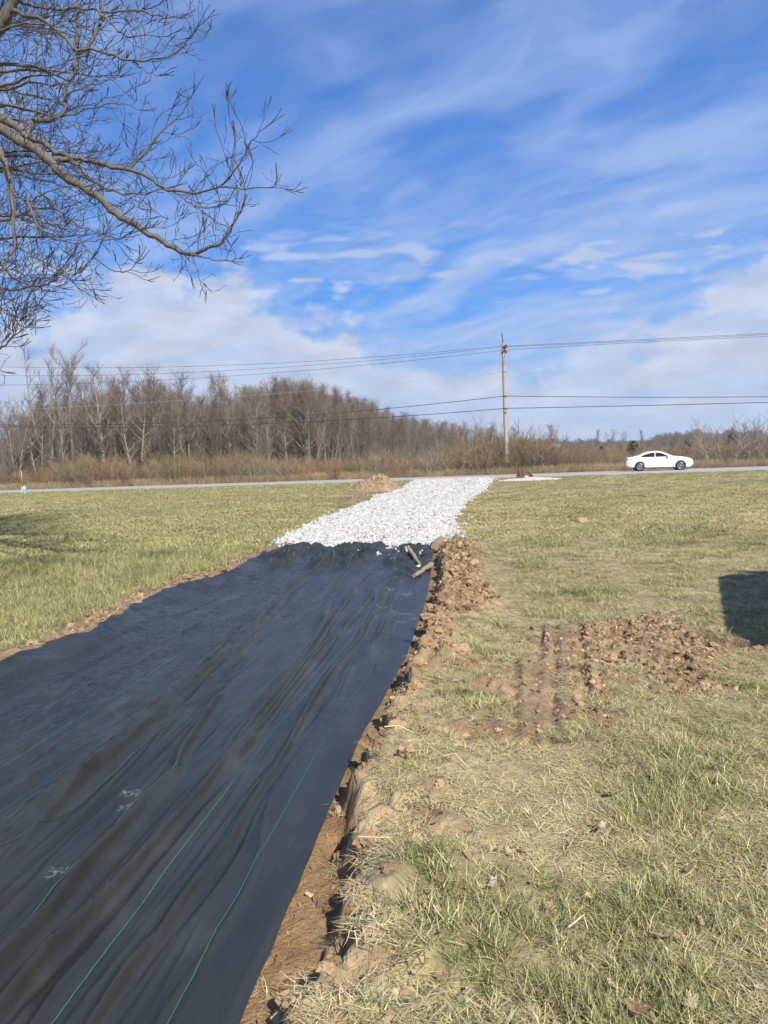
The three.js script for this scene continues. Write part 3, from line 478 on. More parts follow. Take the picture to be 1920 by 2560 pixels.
{
  const R = RNG(91);
  const kinds = {
    green: [0, 1, 2].map((i) => tuft(100 + i, 42, { len: 0.115, width: 0.0018, lean: [0.35, 1.35], bend: 0.28, spread: 0.055, color: mixC(0.66) })),
    mixed: [0, 1, 2].map((i) => tuft(200 + i, 42, { len: 0.095, width: 0.0017, lean: [0.10, 0.95], bend: 0.22, spread: 0.065, color: mixC(0.36), lift: 0.012 })),
    straw: [0, 1, 2].map((i) => tuft(300 + i, 42, { len: 0.09, width: 0.0017, lean: [0.0, 0.45], bend: 0.10, spread: 0.075, color: mixC(0.06), lift: 0.02 })),
    far: [0, 1].map((i) => tuft(400 + i, 44, { len: 0.13, width: 0.0048, lean: [0.25, 1.2], bend: 0.2, spread: 0.16, color: mixC(0.50) })),
    farstraw: [0, 1].map((i) => tuft(450 + i, 44, { len: 0.12, width: 0.0048, lean: [0.1, 0.9], bend: 0.2, spread: 0.16, color: mixC(0.12) })),
  };
  const bins = {}; for (const k in kinds) bins[k] = kinds[k].map(() => []);
  const add = (k, x, z, s, sy, tint, y) => bins[k][Math.floor(R() * kinds[k].length)].push([x, y ?? terrain(x, z), z, 0, R() * 6.3, 0, s, s * sy, s, tint[0], tint[1], tint[2]]);
  const zones = [[-4.4, 5.6, -3.6, -0.6, 430], [-5.4, 6.6, -7, -3.6, 330], [-10, 10, -15, -7, 150]];
  for (const [x0, x1, z0, z1, den] of zones) {
    const N = Math.round((x1 - x0) * (z1 - z0) * den);
    for (let k = 0; k < N; k++) {
      const x = lerp(x0, x1, R()), z = lerp(z0, z1, R()); if (Math.abs(x) > 0.62 * -z + 2.0) continue;
      const [al, ac] = alac(x, z); if (al < fabricEnd && al > -3 && ac > fabricL(al) - 0.06 && ac < fabricR(al) + 0.02) continue;
      if (inGravel(x, z, 0) > 0.02) continue;
      const s = soilAt(x, z), st = strawAt(x, z), g = greenAt(x, z), left = ac < -1.6;
      const lip = al < AL_G0 ? 1 - sstep(0.02, 0.22, ac - bank(al) + 0.08 * n2(x * 5, z * 5)) : 0, thin = Math.max(lip * 0.75 * (ac > fabricR(al) ? 1 : 0), sstep(0.15, 0.75, s + 0.18 * n2(x * 6, z * 6))); if (R() < thin * 0.965) continue; if (st > 0.4 && R() < 0.30 + 0.3 * sstep(-0.2, 0.5, n2(x * 4.5, z * 4.5 + 3))) continue; if (!left && n2(x * 3.7 + 4, z * 3.7) + 0.4 * n2(x * 11, z * 11) > 0.45 && R() < 0.7) continue;
      const tin = 0.85 + 0.3 * R(), patch = 1 + 0.10 * n2(x * 0.8, z * 0.8), tint = [tin * patch * 1.0, tin * patch, tin * patch * 0.97], dsc = 1 + 0.03 * Math.max(0, -z - 4);
      const k2 = g > 0.72 && thin < 0.4 ? (R() < 0.7 ? 'green' : 'mixed') : st > 0.5 ? (R() < 0.92 ? 'straw' : 'mixed') : thin > 0.4 ? (R() < 0.8 ? 'straw' : 'mixed') : R() < g * (left ? 0.85 : 0.46) ? 'green' : R() < 0.5 + (left ? 0.3 : 0) ? 'mixed' : 'straw';
      const tall = (left ? 1.05 : 0.80) * (0.45 + 1.0 * (0.5 + 0.5 * n2(x * 1.6 + 2, z * 1.6))) * (thin > 0.4 ? 0.75 : 1);
      add(k2, x, z, (0.75 + 0.45 * R()) * dsc, tall * (k2 === 'green' ? 0.75 + 0.55 * g : 0.85), tint);
    }
  }
  for (const [x0, x1, z0, z1, den] of [[-20, 20, -30, -15, 58], [-44, 44, -60, -30, 20]]) {
    const N = Math.round((x1 - x0) * (z1 - z0) * den);
    for (let k = 0; k < N; k++) {
      const x = lerp(x0, x1, R()), z = lerp(z0, z1, R()); if (Math.abs(x) > 0.6 * -z + 3 || z < roadNear(x) + 0.5) continue; if (inGravel(x, z, 0) > -0.05) continue; if (R() < soilAt(x, z) * 1.05) continue;
      const g = greenAt(x, z), tin = 0.85 + 0.3 * R(), d = -z / 30, left = alac(x, z)[1] < -1.6;
      add(R() < 0.18 + g * 0.85 ? 'far' : 'farstraw', x, z, (0.8 + 0.4 * R()) * (0.85 + 0.45 * d), (left ? 0.72 : 0.52) * (0.8 + 0.4 * R()) / (0.85 + 0.3 * d), [tin, tin, tin * 0.95]);
    }
  }
  // straw litter on the bare soil and stray bits on the sheet
  for (let k = 0; k < 2600; k++) { const z = -1.3 - R() * 7.5, x = lerp(-1, 4.6, R()), s = soilAt(x, z); const [al, ac] = alac(x, z); if (s < 0.5 || ac < fabricR(al) + 0.03 || R() < 0.35) continue; add('straw', x, z, 0.35 + 0.45 * R(), 0.5, [0.9, 0.85, 0.8]); }
  const NAMES = { green: ['lawn_grass', 'green lawn grass growing in thick clumps'], mixed: ['lawn_grass', 'half-green winter lawn grass'], straw: ['dry_grass', 'flattened straw-coloured dry grass'], far: ['lawn_grass', 'green grass of the lawn towards the road'], farstraw: ['dry_grass', 'pale mown dry grass towards the road'] };
  for (const k in kinds) kinds[k].forEach((g, i) => instanced(NAMES[k][0], g, BLADE, bins[k][i], NAMES[k][1], 'grass'));
  
}

// ------------------------------------------------------------------ bare trees
const BARK = M(0.18, 0.152, 0.12, 0.95), BARK_PALE = M(0.26, 0.225, 0.18, 0.95), TWIG = M(0.185, 0.142, 0.102, 0.95), TWIG_GREY = M(0.215, 0.178, 0.138, 0.95), TWIG_RED = M(0.165, 0.105, 0.07, 0.95);
function path(R, p, dir, len, segs, wander, lift) {
  const pts = [p.slice()]; let d = dir.slice(); const st = len / segs;
  for (let k = 0; k < segs; k++) { d = [d[0] + (R() - 0.5) * wander, d[1] + (R() - 0.5) * wander + lift, d[2] + (R() - 0.5) * wander]; const L = Math.hypot(...d); d = d.map((v) => v / L); const q = pts[pts.length - 1]; pts.push([q[0] + d[0] * st, q[1] + d[1] * st, q[2] + d[2] * st]); }
  return pts;
}
const along = (pts, t) => { const f = clamp(t, 0, 0.9999) * (pts.length - 1), i = Math.floor(f), q = f - i, a = pts[i], b = pts[i + 1]; return [[lerp(a[0], b[0], q), lerp(a[1], b[1], q), lerp(a[2], b[2], q)], [b[0] - a[0], b[1] - a[1], b[2] - a[2]]]; };
function sideways(R, t, spread) { const L = Math.hypot(...t), d = t.map((v) => v / L), a = R() * 6.283; const o = [Math.cos(a), (R() - 0.35) * 0.9, Math.sin(a)]; const v = [d[0] * (1 - spread) + o[0] * spread, d[1] * (1 - spread) + o[1] * spread, d[2] * (1 - spread) + o[2] * spread], l = Math.hypot(...v); return v.map((q) => q / l); }
const taper = (a, b, n) => Array.from({ length: n }, (_, i) => lerp(a, b, i / (n - 1)));
// stems: number of main stems, spread: how wide the crown, base: where branching starts (share of the height)
function woodTree(seed, H, o) {
  const R = RNG(seed), tk = new Tubes(), tw = new Tubes();
  for (let s = 0; s < o.stems; s++) {
    const a = s / o.stems * 6.28 + R(), lean = o.stems > 1 ? 0.16 + 0.18 * R() : 0.03, h = H * (0.82 + 0.18 * R()), r0 = o.r * (o.stems > 1 ? 0.72 : 1);
    const st = path(R, [Math.cos(a) * 0.12 * (o.stems > 1), -0.15, Math.sin(a) * 0.12 * (o.stems > 1)], [Math.cos(a) * lean, 1, Math.sin(a) * lean], h, 9, 0.11, 0.02);
    tk.tube(st, taper(r0, 0.025, st.length), 6);
    const np = Math.round(o.prim / o.stems);
    for (let k = 0; k < np; k++) {
      const t = lerp(o.base, 0.98, (k + R()) / np), [p, d] = along(st, t), dir = sideways(R, d, o.angle + 0.12 * R()), L = H * o.spread * (0.35 + 0.75 * R()) * (1.12 - 0.85 * Math.pow(t, 2));
      const pr = path(R, p, dir, L, 5, 0.34, 0.10), pr0 = lerp(r0, 0.03, t) * 0.52 + 0.012; (pr0 > 0.05 ? tk : tw).tube(pr, taper(pr0, 0.014, pr.length), 4);
      for (let j = 0; j < o.sec; j++) {
        const [p2, d2] = along(pr, 0.18 + 0.82 * (j + R()) / o.sec), dir2 = sideways(R, d2, 0.42), L2 = L * (0.22 + 0.26 * R()) + 0.3, se = path(R, p2, dir2, L2, 3, 0.4, 0.12); tw.tube(se, taper(0.016, 0.009, se.length), 3);
        for (let i = 0; i < o.twig; i++) { const [p3, d3] = along(se, 0.2 + 0.8 * (i + R()) / o.twig), dir3 = sideways(R, d3, 0.45), tp = path(R, p3, dir3, 0.35 + 0.65 * R(), 2, 0.3, 0.08); tw.tube(tp, [0.0112, 0.0095, 0.006], 3); }
      }
    }
  }
  return [tk.geo(), tw.geo()];
}
const VAR = [
  woodTree(1, 15, { stems: 4, r: 0.26, prim: 34, sec: 6, twig: 4, base: 0.38, spread: 0.26, angle: 0.42 }),
  woodTree(2, 15, { stems: 2, r: 0.27, prim: 34, sec: 6, twig: 4, base: 0.22, spread: 0.27, angle: 0.50 }),
  woodTree(3, 15, { stems: 1, r: 0.22, prim: 34, sec: 6, twig: 4, base: 0.30, spread: 0.25, angle: 0.48 }),
  woodTree(4, 15, { stems: 1, r: 0.18, prim: 32, sec: 6, twig: 4, base: 0.42, spread: 0.20, angle: 0.45 }),
  woodTree(5, 15, { stems: 1, r: 0.20, prim: 40, sec: 7, twig: 4, base: 0.12, spread: 0.28, angle: 0.50 }),
  woodTree(6, 15, { stems: 3, r: 0.20, prim: 36, sec: 6, twig: 4, base: 0.15, spread: 0.30, angle: 0.48 }),
  woodTree(7, 15, { stems: 1, r: 0.30, prim: 38, sec: 8, twig: 4, base: 0.22, spread: 0.38, angle: 0.55 }),
];
function woodTreeAt(v, px, topPy, depth, label, group, mats = [BARK, TWIG], name = 'bare_tree') {
  const b = ray(px, 1180), x = b.x / -b.z * depth, top = atDepth(px, topPy, depth).y, y = terrain(x, -depth), H = top - y, t = thing(name, label, 'tree', group);
  mesh('trunk', VAR[v][0], mats[0], t); mesh('crown', VAR[v][1], mats[1], t); const s = H / 15; t.position.set(x, y, -depth); t.scale.set(s * (0.9 + 0.2 * ((px * 7.3) % 1)), s, s); t.rotation.y = (px * 1.7) % 6.28; return t;
}
{
  const R = RNG(404), G = 'bare trees along the front of the woods', G2 = 'bare trees far across the field';
  woodTreeAt(0, 128, 838, 76, 'tall pale tree fanning into several upright stems at the woods end', null, [BARK_PALE, TWIG_GREY]);
  woodTreeAt(3, 185, 858, 76, 'slender pale tree close beside the tall fan-shaped tree', null, [BARK_PALE, TWIG_GREY]);
  woodTreeAt(1, 262, 872, 70, 'grey double-trunked tree standing forward of the woods behind the tan brush', null, [BARK_PALE, TWIG_GREY]);
  woodTreeAt(6, 765, 916, 88, 'broad round-crowned dark tree rising above the woods', null, [BARK, TWIG]);
  woodTreeAt(3, 552, 905, 80, 'narrow tree with a pointed top poking above the woods', null, [BARK, TWIG_GREY]);
  woodTreeAt(5, 40, 985, 72, 'short many-stemmed pale tree above the brush beside the hydrant', null, [BARK_PALE, TWIG_GREY]);
  woodTreeAt(6, 1378, 1050, 170, 'solitary wide-crowned bare tree seen past the utility pole', null, [BARK, TWIG]);
  woodTreeAt(2, 1452, 1085, 165, 'thin bare tree between the lone wide tree and the car', null, [BARK, TWIG]);
  const prof = [[0, 1000], [60, 975], [110, 950], [160, 955], [215, 945], [250, 920], [290, 900], [330, 915], [370, 895], [430, 900], [470, 925], [500, 938], [530, 930], [580, 930], [620, 945], [660, 945], [700, 930], [760, 930], [830, 945], [880, 972], [930, 985], [1000, 1008], [1060, 1030], [1110, 1024], [1160, 1043], [1200, 1043], [1250, 1060], [1300, 1070], [1330, 1085]];
  const topAt = (px) => { let i = 1; while (i < prof.length - 1 && prof[i][0] < px) i++; return lerp(prof[i - 1][1], prof[i][1], clamp((px - prof[i - 1][0]) / (prof[i][0] - prof[i - 1][0]))); };
  const depthAt = (px) => px < 650 ? 70 + px * 0.006 : px < 1000 ? 74 + (px - 650) * 0.085 : 104 + (px - 1000) * 0.17;
  for (let row = 0; row < 3; row++) for (let k = 0; k < 30; k++) {
    const px = -90 + k * 48 + (row % 2) * 24 + (R() - 0.5) * 26, d = depthAt(px) + row * 7 + R() * 5; if (px > 1340 || (row === 2 && k % 2)) continue;
    woodTreeAt([2, 3, 4, 5, 2, 4, 1][Math.floor(R() * 7)], px, topAt(px) + (row === 0 ? 18 + 40 * R() : 4 + 24 * R()), d, 'bare grey-brown tree packed among others in the woods', G, R() < 0.3 ? [BARK_PALE, TWIG_GREY] : R() < 0.3 ? [BARK, TWIG_RED] : [BARK, TWIG]);
  }
  // far right: trees one can tell apart along the field edge
  for (const [px, top, v, d] of [[1160, 1048, 5, 150], [1230, 1055, 4, 155], [1290, 1052, 2, 150], [1340, 1082, 5, 158], [1415, 1090, 4, 185], [1496, 1066, 3, 190], [1530, 1068, 5, 195], [1560, 1070, 1, 195], [1605, 1066, 3, 190], [1640, 1086, 5, 200], [1690, 1068, 2, 210], [1725, 1066, 1, 210], [1765, 1058, 5, 215], [1800, 1075, 2, 215], [1830, 1058, 3, 220], [1862, 1046, 2, 220], [1895, 1062, 5, 220], [1930, 1055, 1, 220], [1975, 1060, 2, 220], [2030, 1060, 5, 220]])
    woodTreeAt(v, px, top, d, 'distant bare tree standing clear of the low far tree line', G2, [BARK, TWIG]);
  // dense interior and the far tree line: reads as one mass
  const whole = VAR.map(([a, b]) => mergeGeometries([a, b])), back = [[], []], farL = [[], []];
  for (let k = 0; k < 760; k++) {
    const px = k < 330 ? -160 + R() * 800 : 600 + R() * 740, d = depthAt(px) + 4 + R() * 45, x = ray(px, 1180).x / -ray(px, 1180).z * d, top = atDepth(px, topAt(px) + (px < 620 ? 50 + 75 * R() : 10 + 55 * R()), d).y, s = (top - 0) / 15, t = 0.8 + 0.45 * R();
    back[k % 2].push([x, terrain(x, -d) - 0.3, -d, 0, R() * 6.3, 0, s, s, s, 0.180 * t, 0.137 * t, 0.098 * t]);
  }
  for (let k = 0; k < 1700; k++) {
    const px = 1130 + R() * 1000, d = 225 + R() * 90, x = ray(px, 1180).x / -ray(px, 1180).z * d, y = terrain(x, -d), low = 1086 - 22 * sstep(1590, 1700, px) - 6 * n2(px * 0.02, 3) + R() * 22, s = Math.max(0.25, (atDepth(px, low + 8, d).y - y) / 15), t = 0.8 + 0.4 * R();
    farL[k % 2].push([x, y - 0.4, -d, 0, R() * 6.3, 0, s * 1.25, s, s * 1.25, 0.180 * t, 0.137 * t, 0.098 * t]);
  }
  const white = M(1, 1, 1, 0.95);
  back.forEach((l, i) => instanced('woodland', whole[i ? 4 : 5], white, l, 'dense bare woodland filling the space behind the front trees', 'woods'));
  farL.forEach((l, i) => instanced('far_woodland', whole[i ? 4 : 5], white, l, 'low brown tree line far beyond the field', 'woods'));
}
// brush: many fine stems from one root
function brush(seed, stems, H, W, twigs, lean = 0.5) {
  const R = RNG(seed), t = new Tubes();
  for (let s = 0; s < stems; s++) {
    const a = R() * 6.283, q = Math.sqrt(R()) * W * 0.5, st = path(R, [Math.cos(a) * q, -0.1, Math.sin(a) * q], [Math.cos(a) * lean * R(), 1, Math.sin(a) * lean * R()], H * (0.45 + 0.6 * R()), 4, 0.35, 0.02), sh = 0.7 + 0.55 * R(), c = [sh, sh, sh]; t.tube(st, taper(0.014, 0.005, st.length), 3, c);
    for (let k = 0; k < twigs; k++) { const [p, d] = along(st, 0.25 + 0.75 * R()), tp = path(R, p, sideways(R, d, 0.45), H * (0.12 + 0.2 * R()), 2, 0.35, 0.06); t.tube(tp, [0.008, 0.006, 0.004], 3, c); }
  }
  return t.geo();
}
const BR = [brush(51, 46, 2.5, 1.4, 9), brush(52, 40, 2.8, 1.7, 10), brush(53, 60, 1.7, 1.9, 5, 0.7), brush(54, 90, 1.0, 1.6, 1, 0.6)];
const STEM_TAN = M(0.30, 0.205, 0.105, 0.95, { vertexColors: true }), STEM_RED = M(0.27, 0.150, 0.075, 0.95, { vertexColors: true }), STEM_OLIVE = M(0.25, 0.195, 0.09, 0.95, { vertexColors: true }), STEM_GREY = M(0.29, 0.235, 0.17, 0.95, { vertexColors: true });
{
  const R = RNG(808), lists = [[], [], [], []], white = M(1, 1, 1, 0.95, { vertexColors: true });
  const put = (v, px, back, s, c) => { const d0 = 60, x = ray(px, 1185).x / -ray(px, 1185).z * (d0 + back), z = roadNear(x) - ROAD_W - back; const t = 0.8 + 0.4 * R(); lists[v].push([x, terrain(x, z) - 0.05, z, 0, R() * 6.3, 0, s * (0.8 + 0.5 * R()), s, s * (0.8 + 0.5 * R()), c[0] * t, c[1] * t, c[2] * t]); };
  const cols = [[0.265, 0.18, 0.092], [0.24, 0.135, 0.067], [0.215, 0.17, 0.08], [0.23, 0.185, 0.135]];
  for (let k = 0; k < 900; k++) { const px = -250 + R() * 1560, q = n2(px * 0.006, 2), c = cols[q > 0.25 ? 1 : q < -0.35 ? 2 : R() < 0.6 ? 0 : 3], b = 1.2 + R() * 14, hs = px < 640 ? 1 : px < 1150 ? 0.8 : 1.15; put(Math.floor(R() * 3), px, b, hs * (0.6 + 0.75 * R() * R() + 0.2 * R()) * (0.9 + 0.35 * n2(px * 0.012, 8)), c); }
  for (let k = 0; k < 420; k++) { const px = 1270 + R() * 220, c = R() < 0.45 ? [0.27, 0.165, 0.078] : cols[3]; put(Math.floor(R() * 3), px, 1.5 + R() * 12, (1.0 - 0.6 * sstep(1300, 1480, px)) * (0.6 + 0.6 * R()), c); }
  for (let k = 0; k < 900; k++) { const px = -250 + R() * 2500; put(3, px, 0.3 + R() * 1.5, 0.55 + 0.4 * R(), R() < 0.5 ? [0.42, 0.33, 0.19] : [0.36, 0.25, 0.14]); }
  for (let k = 0; k < 1100; k++) { const px = 1400 + R() * 750; put(R() < 0.75 ? 3 : 2, px, 4 + R() * 90, 0.8 + 0.7 * R(), R() < 0.6 ? cols[0] : [0.30, 0.21, 0.12]); }
  lists.forEach((l, i) => instanced('roadside_brush', BR[i], white, l, 'tangled tan and rust-coloured brush along the far side of the road', 'brush'));
  const G = 'shrubs in front of the brush by the road';
  for (const [px, s, v, m] of [[20, 0.9, 0, STEM_TAN], [75, 1.0, 1, STEM_OLIVE], [120, 1.15, 0, STEM_OLIVE], [165, 1.05, 1, STEM_TAN], [215, 1.0, 0, STEM_RED], [265, 0.95, 1, STEM_RED], [320, 1.0, 0, STEM_TAN], [385, 0.95, 1, STEM_OLIVE], [445, 0.9, 2, STEM_RED], [500, 1.0, 0, STEM_OLIVE], [560, 0.9, 1, STEM_TAN], [620, 0.85, 0, STEM_GREY], [690, 0.8, 1, STEM_GREY], [760, 0.85, 0, STEM_TAN], [840, 0.8, 1, STEM_RED], [930, 0.9, 0, STEM_GREY], [1010, 0.9, 1, STEM_TAN], [1080, 1.0, 0, STEM_GREY], [1150, 1.1, 1, STEM_TAN], [1210, 1.1, 0, STEM_TAN]]) {
    const o = mesh('shrub', BR[v], m), x = ray(px, 1185).x / -ray(px, 1185).z * 60, z = roadNear(x) - ROAD_W - 1.0; o.position.set(x, terrain(x, z) - 0.05, z); o.rotation.y = px; o.scale.set(s * 1.1, s, s * 1.1); tag(o, 'leafless many-stemmed shrub in the brush line behind the road', 'shrub', G);
  }
  const sp = [[1325, 1.1, 'rust-coloured thicket shrub just right of the utility pole', STEM_RED, 1], [1740, 1.45, 'pale spreading bare shrub ahead of the white car', STEM_GREY, 1], [1850, 1.6, 'pale forked bare shrub in front of the dark evergreen', STEM_GREY, 0]];
  for (const [px, s, label, m, v] of sp) { const o = mesh('shrub', BR[v], m), x = ray(px, 1180).x / -ray(px, 1180).z * 64, z = roadNear(x) - ROAD_W - 2.0; o.position.set(x, terrain(x, z) - 0.05, z); o.scale.set(s * 1.3, s, s * 1.3); tag(o, label, 'shrub'); }
}
// evergreens
function cedar(seed, H, W) {
  const R = RNG(seed), p = [], c = [];
  for (let k = 0; k < 2600; k++) {
    const t = Math.pow(R(), 0.8), y = H * (0.06 + 0.94 * t), rr = W * 0.5 * Math.pow(1 - t, 0.62) * (0.75 + 0.5 * n2(t * 9 + seed, R() * 2)) * Math.pow(R(), 0.35), a = R() * 6.283, x = Math.cos(a) * rr, z = Math.sin(a) * rr, s = 0.09 + 0.12 * R(), sh = 0.6 + 0.8 * R();
    for (let q = 0; q < 3; q++) { p.push(x + (R() - 0.5) * s * 2, y + (R() - 0.4) * s * 2, z + (R() - 0.5) * s * 2); c.push(0.055 * sh, 0.062 * sh, 0.022 * sh); }
  }
  const g = new THREE.BufferGeometry(); g.setAttribute('position', new THREE.Float32BufferAttribute(p, 3)); g.setAttribute('color', new THREE.Float32BufferAttribute(c, 3)); g.computeVertexNormals();
  const t = new Tubes(); t.tube([[0, -0.2, 0], [0.02, H * 0.5, 0], [0, H * 0.96, 0.02]], [0.10, 0.06, 0.01], 6); return [t.geo(), g];
}
{
  const C = [cedar(3, 3, 2), cedar(9, 3, 2.6)], m = M(1, 1, 1, 0.9, { vertexColors: true });
  for (const [px, top, d, w, v, label] of [[352, 1148, 70, 0.55, 0, 'narrow dark evergreen half hidden in the brush by the road'], [420, 1165, 69, 0.4, 0, 'small dark evergreen beside the white roadside stake'], [530, 1160, 70, 0.7, 1, 'dark olive evergreen in the brush beneath the woods'], [640, 1155, 72, 0.5, 0, 'little evergreen at the foot of the woods'], [1360, 1120, 95, 1.0, 1, 'dark green evergreen right of the utility pole'], [1405, 1118, 98, 1.1, 0, 'evergreen standing left of the small white house'], [1505, 1118, 100, 1.1, 1, 'dark bushy evergreen behind the rear of the car'], [1585, 1104, 90, 1.1, 1, 'olive evergreen above the roof of the car'], [1718, 1100, 92, 0.9, 0, 'thin brownish evergreen ahead of the car'], [1832, 1085, 92, 1.35, 1, 'large dark evergreen behind the pale forked shrub'], [1900, 1122, 95, 0.9, 0, 'dark evergreen beside the black posts']]) {
    const x = ray(px, 1180).x / -ray(px, 1180).z * d, y = terrain(x, -d), s = (atDepth(px, top, d).y - y) / 3, t = thing('evergreen', label, 'evergreen'); mesh('trunk', C[v][0], BARK, t); mesh('crown', C[v][1], m, t); t.position.set(x, y, -d); t.scale.set(Math.max(w, s * 0.7), s, Math.max(w, s * 0.7)); t.rotation.y = px;
  }
}

// ------------------------------------------------------------------ the overhanging tree on the left
{
  const R = RNG(1212), bark = M(0.125, 0.108, 0.086, 0.95, { bumpMap: soilBump, bumpScale: 0.006 }), twigM = M(0.062, 0.048, 0.042, 0.9), TX = -7.3, TZ = -11.6;
  const tree = thing('overhanging_tree', 'large bare tree reaching its branches over the lawn from the left', 'tree');
  const twT = new Tubes();
  const budTip = (p, d) => { };
  function twiglets(pts, r, every, len, level, dens = 1) {
    let L = 0; for (let i = 1; i < pts.length; i++) L += Math.hypot(pts[i][0] - pts[i - 1][0], pts[i][1] - pts[i - 1][1], pts[i][2] - pts[i - 1][2]);
    const n = Math.max(1, Math.round(L / every * dens * 0.85)); let side = R() * 6.28;
    for (let k = 0; k < n; k++) {
      const t = (k + 0.3 + 0.6 * R()) / n, [p, d] = along(pts, Math.min(0.995, t)), DL = Math.hypot(...d), dn = d.map((v) => v / DL); side += 2.2 + R();
      // sweep forward along the parent, out to one side, tips turn up
      const o = [Math.cos(side) * 0.9, Math.sin(side) * 0.75 + 0.25, Math.sin(side * 1.3) * 0.9], v = [dn[0] * 0.75 + o[0] * 0.75, dn[1] * 0.75 + o[1] * 0.75, dn[2] * 0.75 + o[2] * 0.75], l = len * (0.45 + 0.85 * R()) * (level ? 1 : 1.15 - 0.5 * t), rr = Math.min(r * 0.6, level === 2 ? 0.0038 : level === 1 ? 0.0055 : 0.010);
      const q = path(R, p, v, l, level === 2 ? 2 : 5, 0.75, 0.06); twT.tube(q, taper(rr, level === 2 ? 0.0028 : 0.0036, q.length), level ? 3 : 4);
      if (level < 2) twiglets(q, rr, level === 0 ? 0.17 : 0.11, level === 0 ? 0.30 : 0.105, level + 1);
    }
    if (level < 2) { const a = pts[pts.length - 2], b = pts[pts.length - 1]; for (let k = 0; k < 2; k++) { const q = path(R, b, sideways(R, [b[0] - a[0], b[1] - a[1], b[2] - a[2]], 0.3), len * 0.5, 3, 0.35, 0.1); twT.tube(q, taper(0.006, 0.004, q.length), 3); } }
  }
  const limb = (pts, r0, r1, every = 0.17, len = 0.62, dens = 1) => {
    const c = new THREE.CatmullRomCurve3(pts.map((p) => new THREE.Vector3(...p)), false, 'centripetal'), n = Math.max(6, pts.length * 3), q = c.getPoints(n).map((v, i) => [v.x + 0.020 * n2(i * 0.8, r0 * 200), v.y + 0.024 * n2(i * 0.8, r0 * 200 + 9), v.z]);
    const t = new Tubes(); t.tube(q, q.map((_, i) => lerp(r0, r1, Math.pow(i / n, 0.8)) * (1 + 0.06 * n2(i * 1.3, 5))), 7); mesh('limb', t.geo(), bark, tree); twiglets(q, r1 * 1.2, every, len, 0, dens); return q;
  };
  // traced limbs: photo points, depth at start and end, diameters in photo pixels
  const px = (pts, d0, d1) => pts.map(([x, y], i) => atDepth(x, y, lerp(d0, d1, i / (pts.length - 1))).toArray());
  const dia = (d, w) => w / 2 * d / FPX;
  const fromTrunk = (h, pts) => [[TX, h, TZ], ...pts];
  const L = [];
  limb(fromTrunk(7.2, px([[-40, 300], [0, 321], [65, 360], [126, 404], [148, 430], [226, 477], [269, 512], [304, 544], [343, 566], [382, 588], [417, 611], [451, 629], [477, 637], [512, 620], [547, 611], [573, 583], [590, 548], [608, 509], [612, 466]], 10.4, 9.4)), 0.082, 0.005);
  limb(px([[477, 637], [512, 644], [555, 653], [599, 648]], 9.6, 9.3), dia(9.5, 5), 0.004, 0.14, 0.3);
  limb(px([[480, 640], [490, 665], [500, 700], [507, 722]], 9.6, 9.5), dia(9.5, 4), 0.004, 0.14, 0.22);
  limb(px([[126, 404], [143, 399], [195, 397], [243, 408], [278, 412], [317, 421], [347, 399], [373, 365], [399, 330], [434, 304], [460, 273], [482, 234]], 10.2, 10.4), dia(10, 15), 0.006, 0.13);
  limb(px([[243, 408], [300, 420], [347, 430], [391, 456], [408, 470], [460, 481], [512, 479], [551, 466], [582, 430], [608, 391], [625, 356], [660, 321]], 10.1, 9.2), dia(10, 11), 0.005, 0.15);
  limb(px([[551, 466], [608, 472], [677, 468], [712, 472]], 9.3, 8.9), dia(9.2, 5), 0.004, 0.15, 0.3);
  limb(px([[582, 430], [586, 380], [585, 330], [575, 290], [570, 255]], 9.2, 9.1), dia(9.2, 4), 0.003, 0.16, 0.25);
  limb(px([[420, 470], [470, 505], [510, 520], [560, 512]], 9.8, 9.2), dia(9.5, 5), 0.004, 0.14, 0.35);
  limb(fromTrunk(7.6, px([[-30, 275], [0, 295], [26, 308], [56, 330], [74, 347], [104, 352], [135, 378], [174, 393], [210, 430], [260, 470], [300, 482], [360, 485], [410, 470]], 10.6, 10.0)), 0.075, 0.006, 0.15);
  limb(px([[74, 352], [74, 326], [87, 304], [126, 297], [156, 289], [165, 260], [163, 230], [178, 191], [191, 152], [195, 135], [191, 78], [195, 35], [200, -60]], 10.4, 10.8), dia(10.4, 16), 0.012, 0.15);
  limb(px([[195, 135], [217, 117], [247, 65], [258, 20], [262, -60]], 10.6, 10.8), dia(10.6, 10), 0.012, 0.15);
  limb(fromTrunk(4.2, px([[-80, 130], [0, 65], [13, 39], [30, 9], [40, -20], [60, -160], [120, -340]], 10.8, 10.6)), 0.13, 0.03, 0.3, 0.7);
  limb(px([[25, 20], [61, 37], [95, 41], [126, 65], [161, 95], [195, 126], [230, 122], [278, 137], [330, 152], [369, 150], [412, 143], [447, 126], [469, 100], [495, 69]], 10.7, 10.0), dia(10.5, 12), 0.005, 0.13);
  limb(px([[30, 0], [52, 4], [95, 15], [143, 22], [195, 20], [243, 26], [295, 30], [343, 26], [382, 17], [412, 2], [440, -30]], 10.9, 10.4), dia(10.7, 10), 0.005, 0.13);
  limb(px([[243, 26], [282, 65], [321, 91], [360, 87], [420, 92]], 10.6, 10.2), dia(10.5, 6), 0.004, 0.13, 0.5);
  limb(px([[343, 26], [391, 39], [430, 44], [460, 41]], 10.4, 10.2), dia(10.4, 5), 0.004, 0.13, 0.4);
  limb(px([[352, 152], [355, 110], [345, 70], [330, 40]], 10.3, 10.4), dia(10.4, 5), 0.004, 0.13, 0.4);
  limb(px([[330, 152], [372, 180], [398, 190]], 10.3, 10.2), dia(10.3, 4), 0.003, 0.14, 0.22);
